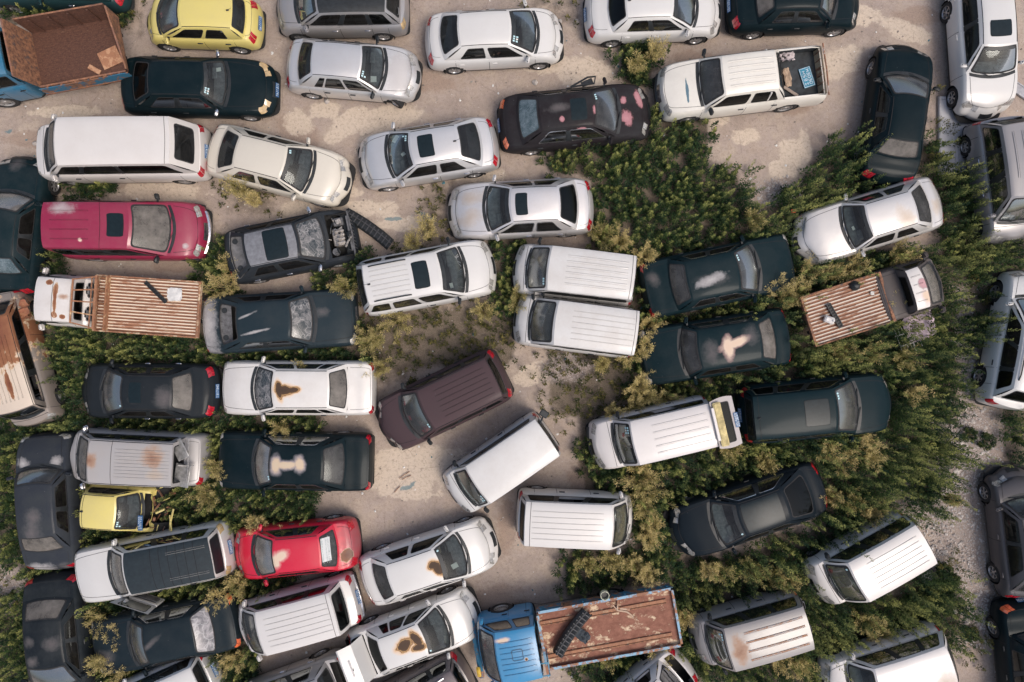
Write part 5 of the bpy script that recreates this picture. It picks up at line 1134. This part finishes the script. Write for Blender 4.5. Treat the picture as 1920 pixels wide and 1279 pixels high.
def veg(px, py):
    """how weedy the plot is at a photo position: 0, .35 (sparse) or 1"""
    best = 0
    for a, b_, k in CELL.get(int(py // 40), ()):
        if a <= px < b_: best = max(best, 1 if k == 'g' else .35)
    for x0_, y0_, x1_, y1_, k in FILL:
        if x0_ <= px < x1_ and y0_ <= py < y1_: best = max(best, 1 if k == 'g' else .6)
    return best
def incar(x, y, m=.0, top=.0):
    for (cx, cy, an, hl, hw) in FOOT:
        dx, dy = x - cx, y - cy
        if abs(dx) > 4 or abs(dy) > 4: continue
        c, s_ = math.cos(an), math.sin(an); u, v = dx * c + dy * s_, -dx * s_ + dy * c
        if abs(u) < hl - m and abs(v) < hw - m: return True
    return False
# lasting marks on the ground: (x, y, rx, ry, degrees) in photo pixels
PALE = [(650, 235, 55, 26, -35), (705, 260, 35, 60, 20), (740, 215, 60, 22, 0), (610, 205, 35, 18, 0), (1400, 255, 30, 18, 0), (1480, 300, 22, 45, -15), (1505, 280, 18, 40, 0), (1460, 320, 25, 20, 0), (1590, 30, 80, 22, 0), (1570, 120, 70, 30, -20), (1700, 60, 60, 20, 20), (1000, 700, 45, 22, -20), (1050, 720, 25, 18, 0), (620, 350, 60, 20, 10), (900, 330, 60, 15, 0), (1100, 140, 60, 35, 0), (1030, 120, 60, 20, 0), (560, 400, 40, 30, 0), (300, 360, 90, 22, 0), (760, 420, 80, 14, 0), (780, 870, 120, 40, 0), (750, 910, 80, 30, 10), (960, 240, 50, 15, 0), (680, 390, 90, 16, 0), (1690, 280, 12, 60, 0), (560, 230, 30, 30, 0), (130, 210, 80, 14, 0), (1340, 210, 30, 40, 0), (1790, 850, 20, 60, 0)]
DAMP = [(560, 250, 60, 30, 30), (800, 150, 60, 25, 10), (1300, 110, 50, 20, 0), (1720, 30, 60, 20, 0), (330, 500, 60, 14, 0), (260, 350, 50, 10, 0), (930, 1130, 60, 40, 0), (880, 900, 40, 30, 0), (60, 260, 60, 20, 0), (1640, 120, 50, 30, 0), (450, 190, 40, 14, 0), (760, 760, 40, 14, 0), (1090, 900, 30, 40, 0), (950, 990, 20, 60, 0), (700, 1120, 80, 14, -15), (1490, 200, 40, 20, 0), (990, 280, 50, 10, 0), (300, 360, 60, 8, 0)]
GRAV = [(1820, 820, 60, 60, 0), (1760, 950, 80, 60, 30), (1830, 700, 30, 60, 0), (1790, 1050, 60, 70, 0), (1810, 620, 20, 70, 0), (1460, 360, 40, 25, 0), (1840, 1150, 40, 60, 0), (1060, 690, 50, 30, 0), (1800, 880, 60, 60, 0), (20, 1110, 30, 50, 0)]
TEAL = [(742, 412, 26, 4, 4), (795, 405, 20, 7, 10), (1855, 840, 14, 3, 10), (778, 905, 8, 4, 0), (762, 916, 10, 4, 0), (550, 205 + 50, 8, 5, 30), (885, 155, 3, 3, 0), (10, 218, 4, 3, 0), (1025, 748, 3, 3, 0), (14, 246, 18, 3, 20)]
def msk(L, px, py):
    best = 0
    for (cx, cy, rx, ry, a) in L:
        dx, dy = px - cx, py - cy
        if abs(dx) > 260 or abs(dy) > 200: continue
        c, s_ = math.cos(math.radians(a)), math.sin(math.radians(a)); d = math.hypot((dx * c + dy * s_) / rx, (-dx * s_ + dy * c) / ry)
        best = max(best, 1 - d * .5)
    return max(0, best)
NX, NY = 190, 134; X0, X1, Y0, Y1 = -19, 19, -13.4, 13.4
g = MB(); gx = [-90, -45, -25] + list(np.linspace(X0, X1, NX)) + [25, 45, 90]; gy = [-90, -45, -20] + list(np.linspace(Y0, Y1, NY)) + [20, 45, 90]
rows = []
for x in gx:
    rows.append([Vector((x, y, .018 * math.sin(x * 1.3 + math.sin(y)) * math.sin(y * 1.7) - .018 if abs(x) < 20 and abs(y) < 14 else -.02)) for y in gy])
g.grid(rows)
gm, nt, b = nmat('dirt_ground'); co = objco(nt); L = nt.links
def attr(n_): a = nt.nodes.new('ShaderNodeAttribute'); a.attribute_name = n_; return a
nA = noise(nt, co, .55, 6, .6); nB = noise(nt, co, 2.3, 6, .65, (5, 2, 0)); nC = noise(nt, co, 11, 6, .7, (1, 7, 0)); nD = noise(nt, co, 55, 3, .7)
c = mix(nt, ramp(nt, nA, [(.38, 0), (.62, 1)]).outputs[0], (.365, .29, .238), (.44, .36, .292))
c = mix(nt, mth(nt, 'MULTIPLY', ramp(nt, nB, [(.42, 0), (.58, 1)]).outputs[0], .6), c, (.37, .305, .275))
c = mix(nt, mth(nt, 'MULTIPLY', ramp(nt, noise(nt, co, .9, 7, .7, (9, 3, 0)), [(.50, 0), (.60, .8)]).outputs[0], .75), c, (.29, .235, .205))
sep = nt.nodes.new('ShaderNodeSeparateColor'); L.new(attr('marks').outputs['Color'], sep.inputs[0])
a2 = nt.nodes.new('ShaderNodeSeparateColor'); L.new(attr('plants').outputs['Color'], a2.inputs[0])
def edge(m_, lo, hi, amp=.5): 
    s1 = mth(nt, 'ADD', m_, mth(nt, 'MULTIPLY', mth(nt, 'SUBTRACT', nB, .5), amp * 1.6)); s1 = mth(nt, 'ADD', s1, mth(nt, 'MULTIPLY', mth(nt, 'SUBTRACT', nC, .5), amp * .5)); return ramp(nt, s1, [(lo, 0), (hi, 1)]).outputs[0]
c = mix(nt, mth(nt, 'MULTIPLY', edge(sep.outputs[1], .5, .66), .75), c, (.30, .215, .165))
c = mix(nt, mth(nt, 'MULTIPLY', edge(sep.outputs[0], .52, .60), .8), c, (.62, .52, .41))
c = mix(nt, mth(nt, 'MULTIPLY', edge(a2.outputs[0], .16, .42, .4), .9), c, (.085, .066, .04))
# pebbly texture in the gravel strips
vo = N(nt, 'ShaderNodeTexVoronoi'); vo.inputs['Scale'].default_value = 16; L.new(co, vo.inputs['Vector'])
gr = mix(nt, ramp(nt, vo.outputs['Distance'], [(.15, 1), (.5, 0)]).outputs[0], (.27, .22, .19), (.56, .51, .48)); 
hs = nt.nodes.new('ShaderNodeSeparateColor'); L.new(vo.outputs['Color'], hs.inputs[0]); gr = mix(nt, mth(nt, 'MULTIPLY', hs.outputs[0], .6), gr, (.34, .29, .27))
c = mix(nt, edge(sep.outputs[2], .45, .62), c, gr)
# grit: dark and pale specks everywhere
v2 = N(nt, 'ShaderNodeTexVoronoi'); v2.inputs['Scale'].default_value = 9; L.new(co, v2.inputs['Vector'])
h2 = nt.nodes.new('ShaderNodeSeparateColor'); L.new(v2.outputs['Color'], h2.inputs[0])
sp = mth(nt, 'MULTIPLY', ramp(nt, v2.outputs['Distance'], [(.10, 1), (.16, 0)]).outputs[0], ramp(nt, h2.outputs[0], [(.72, 0), (.74, 1)]).outputs[0])
c = mix(nt, mth(nt, 'MULTIPLY', sp, .7), c, (.14, .11, .10))
sp2 = mth(nt, 'MULTIPLY', ramp(nt, v2.outputs['Distance'], [(.07, 1), (.12, 0)]).outputs[0], ramp(nt, h2.outputs[1], [(.86, 0), (.88, 1)]).outputs[0])
c = mix(nt, mth(nt, 'MULTIPLY', sp2, .8), c, (.72, .68, .64))
c = mix(nt, ramp(nt, nC, [(.48, 0), (.72, .6)]).outputs[0], c, (.21, .16, .13)); c = mix(nt, ramp(nt, nD, [(.45, 0), (.8, .45)]).outputs[0], c, (.60, .52, .45)); c = mix(nt, ramp(nt, nD, [(.2, .75), (.46, 0)]).outputs[0], c, (.17, .135, .12))
# hairline cracks
v3 = N(nt, 'ShaderNodeTexVoronoi', feature='DISTANCE_TO_EDGE'); v3.inputs['Scale'].default_value = .45; L.new(mix(nt, .12, co, N(nt, 'ShaderNodeTexNoise', i_Scale=2.0).outputs['Color']), v3.inputs['Vector'])
c = mix(nt, mth(nt, 'MULTIPLY', ramp(nt, v3.outputs['Distance'], [(0, 1), (.006, 0)]).outputs[0], mth(nt, 'MULTIPLY', ramp(nt, nB, [(.48, 0), (.55, 1)]).outputs[0], .5)), c, (.2, .15, .13))
c = mix(nt, mth(nt, 'MULTIPLY', edge(a2.outputs[1], .5, .62, .7), .7), c, (.09, .19, .22))
L.new(c, b.inputs['Base Color']); b.inputs['Roughness'].default_value = .95; b.inputs['Specular IOR Level'].default_value = .2
bp = N(nt, 'ShaderNodeBump'); bp.inputs['Strength'].default_value = .5; bp.inputs['Distance'].default_value = .03
L.new(mth(nt, 'ADD', nC, mth(nt, 'MULTIPLY', mth(nt, 'ADD', nD, mth(nt, 'MULTIPLY', sep.outputs[2], vo.outputs['Distance'])), .5)), bp.inputs['Height']); L.new(bp.outputs[0], b.inputs['Normal'])
go = g.build('ground', gm, None, 0); go.data.polygons.foreach_set('use_smooth', [True] * len(go.data.polygons)); tag(go, kind='structure')
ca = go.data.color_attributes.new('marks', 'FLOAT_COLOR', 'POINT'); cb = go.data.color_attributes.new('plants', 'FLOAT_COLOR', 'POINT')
va, vb_ = [], []
for v in go.data.vertices:
    px, py = v.co.x * PPM + 960, 639.5 - v.co.y * PPM
    if -60 < px < 1980 and -60 < py < 1340:
        va += [msk(PALE, px, py), msk(DAMP, px, py), msk(GRAV, px, py), 1]
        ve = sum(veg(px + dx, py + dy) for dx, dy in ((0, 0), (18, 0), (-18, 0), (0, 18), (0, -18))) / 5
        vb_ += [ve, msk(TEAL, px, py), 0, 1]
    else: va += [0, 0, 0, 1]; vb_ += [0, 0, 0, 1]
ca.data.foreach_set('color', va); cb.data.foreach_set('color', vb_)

# ---------------------------------------------------------------- pebbles and litter
def scatter(name, n, pick, size, mat, label=None):
    V, F_ = [], []; base = np.array([(1, 0, 0), (0, 1, 0), (-1, 0, 0), (0, -1, 0), (0, 0, .8), (.7, .7, .35), (-.7, .7, .35), (-.7, -.7, .35), (.7, -.7, .35)])
    fc = [(0, 5, 4), (5, 1, 4), (1, 6, 4), (6, 2, 4), (2, 7, 4), (7, 3, 4), (3, 8, 4), (8, 0, 4)]
    k = 0
    while k < n:
        q = pick()
        if q is None: continue
        x, y = q; s_ = size * (.5 + random.random() ** 2.2 * 1.6); a = random.random() * 6.28
        R_ = np.array([[math.cos(a), -math.sin(a), 0], [math.sin(a), math.cos(a), 0], [0, 0, 1]]); J = base * (1 + rng.uniform(-.3, .3, base.shape)) * np.array([s_, s_ * random.uniform(.5, 1), s_ * .8])
        P = J @ R_.T + np.array([x, y, -.012]); o_ = len(V); V += P.tolist(); F_ += [tuple(i + o_ for i in f) for f in fc]; k += 1
    me = bpy.data.meshes.new(name); me.from_pydata(V, [], F_); me.materials.append(mat); o = bpy.data.objects.new(name, me); C.objects.link(o); tag(o, label, None, None, 'stuff'); return o
def pick_grav():
    px, py = random.uniform(1380, 1920), random.uniform(320, 1279)
    return None if msk(GRAV, px, py) < random.uniform(.3, .7) else tuple(unp(px, py).xy)
def pick_any():
    px, py = random.uniform(0, 1920), random.uniform(0, 1279)
    return None if veg(px, py) > .5 and random.random() < .5 else tuple(unp(px, py).xy)
PEB = simple('pebble', (.46, .42, .39), .9, var=.45, scale=3)
scatter('gravel', 3200, pick_grav, .028, PEB); scatter('pebbles', 3400, pick_any, .018, simple('brown_pebble', (.27, .23, .20), .9, var=.5, scale=2)); scatter('blue_shards', 90, pick_any, .03, simple('blue_shard', (.05, .16, .20), .5)); scatter('litter', 620, pick_any, .026, simple('pale_litter', (.70, .69, .67), .7, var=.15, scale=2))
CARS = [(o, o.location.x, o.location.y, o['label']) for o in bpy.data.objects if o.get('category') and len([c for c in o.children]) > 8]
_used = {}
def near_label(what, x, y):
    o, cx, cy, lb = min(CARS, key=lambda c: math.hypot(c[1] - x, c[2] - y)); dx, dy = x - cx, y - cy
    if abs(dx) > 1.3 * abs(dy): w_ = 'right of' if dx > 0 else 'left of'
    else: w_ = 'above' if dy > 0 else 'below'
    pre = what.split() + w_.split() + ['the']; ws_ = lb.split(',')[0].split()[:16 - len(pre)]
    while ws_[-1] in ('a', 'an', 'the', 'of', 'on', 'in', 'at', 'with', 'its', 'and', 'by', 'to', 'from', 'below', 'beside', 'under', 'behind', 'between', 'over', 'one', 'bottom', 'top', 'upper', 'rusty', 'white', 'black', 'dark', 'small', 'raised', 'round', 'pale', 'long'): ws_.pop()
    return ' '.join(pre + ws_)
# bigger stones, each its own
for (px, py, r_) in ((527 + 86, 190, .09), (1600, 1000, .1), (1812, 780, .08), (1790, 1146, .09), (1812, 1165, .12), (1830, 1115, .07), (1745, 1160, .1), (405, 494, .07), (400, 483, .08), (66, 270, .09), (1050, 40, .08), (1003, 155, .1), (1082, 40, .08), (1546, 1165, .1), (1800, 610, .06), (175, 310, .05)):
    g = MB(); g.lathe([(0, r_ * .8), (r_ * .5, r_ * .72), (r_ * .9, r_ * .4), (r_, 0)], 9, 0, 'Z'); rr = random.Random(px)
    g.v = [(x * (1 + rr.uniform(-.2, .2)), y * (1 + rr.uniform(-.25, .15)), z * (1 + rr.uniform(-.2, .2))) for x, y, z in g.v]
    o = g.build('stone', PEB, None, 40); o.location = unp(px, py); o.rotation_euler = (0, 0, rr.random() * 6); tag(o, near_label('small pale stone', o.location.x, o.location.y), 'stone', 'stones on the ground')

# ---------------------------------------------------------------- weeds
def leafmat(name, c0, c1, c2, tr=.25):
    m, nt, b = nmat(name); L = nt.links; a = nt.nodes.new('ShaderNodeAttribute'); a.attribute_name = 'tint'
    s_ = nt.nodes.new('ShaderNodeSeparateColor'); L.new(a.outputs['Color'], s_.inputs[0])
    c = mix(nt, s_.outputs[0], c0, c1); c = mix(nt, s_.outputs[1], c, c2); L.new(c, b.inputs['Base Color']); b.inputs['Roughness'].default_value = .7; b.inputs['Specular IOR Level'].default_value = .2
    t = N(nt, 'ShaderNodeBsdfTranslucent'); L.new(c, t.inputs[0]); ms = N(nt, 'ShaderNodeMixShader'); ms.inputs[0].default_value = tr
    L.new(b.outputs[0], ms.inputs[1]); L.new(t.outputs[0], ms.inputs[2]); L.new(ms.outputs[0], nt.nodes['Material Output'].inputs[0]); return m
LEAF = leafmat('weed_leaf', (.016, .045, .028), (.075, .125, .035), (.46, .46, .15))
DRY = leafmat('dry_weed', (.12, .14, .04), (.44, .37, .12), (.76, .60, .29), .3)
LEAF2 = leafmat('broad_leaf', (.02, .055, .03), (.05, .10, .03), (.2, .24, .07))
def leaves(px, py, pz, dirx, diry, dirz, ln, wd, t0, t1):
    """arrays of quads (kite-shaped leaves) -> verts, tint"""
    n = len(px); d_ = np.stack([dirx, diry, dirz], 1); d_ /= np.linalg.norm(d_, axis=1)[:, None] + 1e-9
    up = rng.normal(0, 1, (n, 3)) * .5 + np.array([0, 0, 1]); s_ = np.cross(d_, up); s_ /= np.linalg.norm(s_, axis=1)[:, None] + 1e-9
    b = np.stack([px, py, pz], 1); m_ = b + d_ * (ln * .5)[:, None]; m_[:, 2] += ln * .08
    V = np.stack([b, m_ + s_ * (wd / 2)[:, None], b + d_ * ln[:, None], m_ - s_ * (wd / 2)[:, None]], 1)
    return V.reshape(-1, 3), np.repeat(np.stack([t0, t1, np.zeros(n), np.ones(n)], 1), 4, 0)
def quadmesh(name, Vs, Ts, mat, parent=None):
    V = np.concatenate(Vs).astype(np.float32); T = np.concatenate(Ts).astype(np.float32); n = len(V) // 4
    me = bpy.data.meshes.new(name); me.vertices.add(len(V)); me.vertices.foreach_set('co', V.ravel()); me.loops.add(4 * n); me.loops.foreach_set('vertex_index', np.arange(4 * n, dtype=np.int32)); me.polygons.add(n); me.polygons.foreach_set('loop_start', np.arange(0, 4 * n, 4, dtype=np.int32))
    me.update(calc_edges=True); ca = me.color_attributes.new('tint', 'FLOAT_COLOR', 'POINT'); ca.data.foreach_set('color', T.ravel()); me.materials.append(mat)
    o = bpy.data.objects.new(name, me); C.objects.link(o)
    if parent: o.parent = parent
    return o
def spire(x, y, h, r, n, young, lx=0, ly=0, dry=0.0):
    """upright leafy stalk: whorls of narrow leaves up a thin stem, pale tip"""
    f = rng.uniform(.05, 1, n) ** .8; a = rng.uniform(0, 2 * np.pi, n); rad = r * (1 - f) ** .7 * rng.uniform(.1, .6, n)
    px = x + np.cos(a) * rad + lx * f * h; py = y + np.sin(a) * rad + ly * f * h; pz = f * h * 1.0
    ln = rng.uniform(.06, .125, n) * (1.15 - f * .5); wd = ln * rng.uniform(.2, .36, n)
    t0 = np.clip(young * .8 + rng.normal(0, .22, n), 0, 1); t1 = np.clip((f - .6) * 1.9 * young + dry + rng.normal(0, .08, n), 0, 1)
    return leaves(px, py, pz, np.cos(a), np.sin(a), rng.uniform(.1, .9, n) + f * .6, ln, wd, t0, t1)
def n2(x, y, s_=1.0): return math.sin(x * 1.7 * s_ + 1.3 * math.sin(y * 1.1 * s_)) * math.sin(y * 2.1 * s_ + math.sin(x * .9 * s_ + 2))
V_, T_ = [], []; cnt = 0; V2, T2 = [], []; V3, T3 = [], []
step = .18
for x in np.arange(-16.9, 16.9, step):
    for y in np.arange(-11.4, 11.4, step):
        xx, yy = x + random.uniform(-.5, .5) * step, y + random.uniform(-.5, .5) * step
        px, py = xx * PPM + 960, 639.5 - yy * PPM
        jx, jy = random.gauss(0, 13), random.gauss(0, 13); v = max(veg(px + jx, py + jy), veg(px + jy, py - jx) if random.random() < .6 else 0)
        if v == 0: continue
        if v < 1 and random.random() > (.38 if v < .5 else .62): continue
        if incar(xx, yy, .05): continue
        m_ = n2(xx, yy); m2 = n2(yy, xx, 2.3)
        if v == 1 and m2 < -.72: continue
        right = px > 1380
        h = (random.uniform(.3, .85) + .25 * m_ + (random.uniform(.2, .7) if right else 0)) * (1 if v == 1 else .42 if v < .5 else .6)
        r = random.uniform(.11, .18); nn = int((100 if right else 84) * (1 if v == 1 else .5))
        ve, te = spire(xx, yy, max(.15, h), r, nn, max(0, min(1, .45 + .4 * m2 + random.gauss(0, .25))), random.gauss(0, .08), random.gauss(0, .08), .25 if v < 1 and random.random() < .4 else max(0, .5 * n2(xx * .5 + 3, yy * .5, 1.3) - .12) + (.5 if random.random() < .03 else 0))
        (V_ if v == 1 else V3).append(ve); (T_ if v == 1 else T3).append(te); cnt += 1
        if v == 1 and random.random() < .16:    # a taller feathery stalk
            ve, te = spire(xx, yy, max(.5, h) * random.uniform(1.2, 1.6), .10, 110, random.uniform(.6, 1.1), random.gauss(0, .12), random.gauss(0, .12), random.choice((0, .15, .35))); V_.append(ve); T_.append(te)
        if v == 1 and random.random() < .8:     # low undergrowth
            n_ = 26; a = rng.uniform(0, 6.28, n_); rd = rng.uniform(0, .14, n_)
            ve, te = leaves(xx + np.cos(a) * rd, yy + np.sin(a) * rd, rng.uniform(.02, .3, n_), np.cos(a), np.sin(a), rng.uniform(0, .5, n_), rng.uniform(.05, .11, n_), rng.uniform(.02, .05, n_), rng.uniform(0, .7, n_), rng.uniform(0, .15, n_)); V2.append(ve); T2.append(te)
o = quadmesh('green_weeds', V_, T_, LEAF); tag(o, None, None, None, 'stuff')
o = quadmesh('undergrowth', V2, T2, LEAF2); tag(o, None, None, None, 'stuff')
o = quadmesh('sparse_weeds', V3, T3, leafmat('sparse_leaf', (.035, .055, .02), (.12, .12, .035), (.36, .3, .1))); tag(o, None, None, None, 'stuff')
print('weeds', cnt)
# single yellowed bushes
def bush(px, py, R_, h, dens=1.0, kind='dry', seed=0):
    tone = random.uniform(-.25, .2); el = random.uniform(0, 3.14); P = unp(px, py, h * .8); Vs, Ts = [], []; st = MB(); nb = int(11 + R_ * 22)
    for k in range(nb):
        a = k * 2.4 + random.uniform(-.4, .4); rr_ = R_ * random.uniform(.3, 1.1) * (.65 + .5 * abs(math.cos(a - el))); hh = h * random.uniform(.65, 1.05)
        tip = np.array([math.cos(a) * rr_, math.sin(a) * rr_, hh]); mid = tip * np.array([.45, .45, .6])
        st.tube([(0, 0, 0), mid, tip], [.011, .008, .004], 0, 4, False)
        for q in range(int(11 * dens)):
            f = random.uniform(.35, 1.08); c = mid + (tip - mid) * (f - .4) / .6
            n_ = 8; aa = rng.uniform(0, 6.28, n_); tw = q % 2
            ln = rng.uniform(.09, .2, n_) * (1.2 - f * .5) if tw else rng.uniform(.03, .07, n_); wd = rng.uniform(.006, .011, n_) if tw else rng.uniform(.012, .022, n_)
            rd = rng.uniform(0, .02, n_) if tw else rng.uniform(0, .09, n_)
            ve, te = leaves(c[0] + np.cos(aa) * rd, c[1] + np.sin(aa) * rd, c[2] + rng.uniform(-.04, .04, n_), np.cos(aa) + .9 * math.cos(a), np.sin(aa) + .9 * math.sin(a), rng.uniform(.1, .9, n_), ln, wd, np.clip(rng.normal(.55 + tone, .3, n_), 0, 1), np.clip(rng.normal(.25 + tone, .3, n_) + (f - .6) * .7, 0, 1)); Vs.append(ve); Ts.append(te)
    t = thing('dry_weed' if kind == 'dry' else 'green_bush', '', '', (P.x, P.y, 0)); 
    quadmesh('foliage', Vs, Ts, DRY if kind == 'dry' else LEAF, t); st.build('stem', simple('dry_stem', (.42, .34, .17), .9), t, 0)
    return t
BUSH = [(410,538,.38),(430,505,.26),(640,538,.26),(742,598,.34),(690,637,.30),(708,690,.3),(905,585,.26),(970,562,.24),(1132,440,.36),(1165,452,.24),(1212,480,.26),(1216,612,.3),(1130,682,.2),(1178,668,.26),(1212,652,.2),(1200,722,.28),(1212,742,.34),(1258,752,.28),(1188,776,.34),(1150,776,.2),(1520,508,.34),(1562,512,.30),(1602,502,.30),(1690,476,.34),(1706,492,.24),(1500,545,.3),(1478,562,.22),(1455,538,.26),(1640,662,.3),(1580,658,.24),(1700,672,.3),(1722,738,.24),(1556,850,.30),(1590,862,.26),(1640,858,.22),(1372,842,.3),(1440,872,.24),(1205,895,.42),(1218,925,.38),(1208,952,.26),(1225,985,.3),(1216,1012,.26),(1192,1062,.3),(1150,1056,.26),(1102,1062,.24),(1214,1082,.26),(1632,828,.2),(1640,962,.26),(1604,945,.24),(1562,934,.22),(1352,1078,.26),(1412,1070,.28),(1452,1082,.22),(1484,1096,.26),(1632,1172,.30),(1650,1196,.26),(1462,1242,.26),(1502,1252,.28),(1282,1162,.2),(1240,1232,.24),(1192,1192,.2),(1140,1232,.24),(524,812,.26),(405,882,.26),(382,932,.3),(474,982,.24),(512,1000,.24),(442,1102,.34),(404,1122,.24),(212,1192,.30),(180,1168,.28),(182,1246,.28),(215,1262,.3),(432,1242,.26),(1232,90,.2),(1195,120,.24),(800,425,.30),(770,452,.22),(1420,410,.2),(440,350,.22),(470,372,.2),(700,640,.22),(560,690,.18),(1330,1000 + 70,.2),(1680,560,.16),(1790,1000 - 60,.14)]
green_near = 'weeds'
for i, (px, py, R_) in enumerate(BUSH):
    t = bush(px, py, R_ * random.uniform(1.2, 1.7), random.uniform(.9, 1.25), .85)
    tag(t, near_label('yellowed feathery weed', t.location.x, t.location.y), 'weed', 'yellowed weeds between the vehicles')
for px, py, R_, h in ((1735, 915, .38, .5), (1200, 105, .34, .7), (1196, 140, .26, .5), (1752, 1130, .5, .6), (1712, 1150, .45, .6), (1850, 828, .2, .3), (1818, 815, .18, .25), (1785, 1090, .2, .2), (225, 30, .3, .4), (1770, 1068, .2, .3), (1770, 1108, .25, .3), (1820, 1190, .2, .2)):
    Vs, Ts = [], []; P = unp(px, py, h * .5); t = thing('green_bush', near_label('low dark green bush', P.x, P.y), 'bush', (P.x, P.y, 0), 0, 'green bushes on bare ground')
    for k in range(int(120 * R_ * R_ * 4) + 8):
        a = random.uniform(0, 6.28); rd = R_ * math.sqrt(random.random()); ve, te = spire(math.cos(a) * rd, math.sin(a) * rd, h * (1.15 - rd / R_ * .6), .09, 34, random.random() * .6, math.cos(a) * .4, math.sin(a) * .4); Vs.append(ve); Ts.append(te)
    quadmesh('foliage', Vs, Ts, LEAF, t)
    g = MB(); 
    for k in range(5): g.tube([(0, 0, 0), (math.cos(k * 1.3) * R_ * .4, math.sin(k * 1.3) * R_ * .4, h * .6)], .01, 0, 4, False)
    g.build('stem', simple('dry_stem', (.30, .24, .12), .9), t, 0)
# ---------------------------------------------------------------- camera and light
cam = bpy.data.cameras.new('camera'); co_ = bpy.data.objects.new('camera', cam); C.objects.link(co_)
cam.sensor_width = 36; cam.lens = 36 * CAMH / (1920 / PPM); cam.clip_end = 500; co_.location = (0, 0, CAMH)
bpy.context.scene.camera = co_
SUN_AZ, SUN_EL = math.radians(-38), math.radians(58)      # sun stands toward the lower right of the picture
d = Vector((math.cos(SUN_AZ) * math.cos(SUN_EL), math.sin(SUN_AZ) * math.cos(SUN_EL), math.sin(SUN_EL)))
sl = bpy.data.lights.new('sun', 'SUN'); sl.energy = 1.1; sl.angle = math.radians(24); sl.color = (1, .92, .84)
so = bpy.data.objects.new('sun', sl); C.objects.link(so); so.rotation_euler = d.to_track_quat('Z', 'Y').to_euler()
w = bpy.data.worlds.new('World'); bpy.context.scene.world = w; w.use_nodes = True; nt = w.node_tree
sky = nt.nodes.new('ShaderNodeTexSky'); sky.sky_type = 'NISHITA'; sky.sun_disc = False; sky.sun_elevation = SUN_EL
sky.sun_rotation = math.pi / 2 - SUN_AZ; sky.dust_density = 5; sky.air_density = 1.0; sky.ozone_density = .8
bg = nt.nodes['Background']; bg.inputs[1].default_value = .12; nt.links.new(sky.outputs[0], bg.inputs[0])
sc = bpy.context.scene; sc.view_settings.view_transform = 'Standard'; sc.view_settings.look = 'None'; sc.view_settings.exposure = .42
sc.cycles.max_bounces = 6; sc.cycles.transparent_max_bounces = 8; sc.cycles.caustics_reflective = False
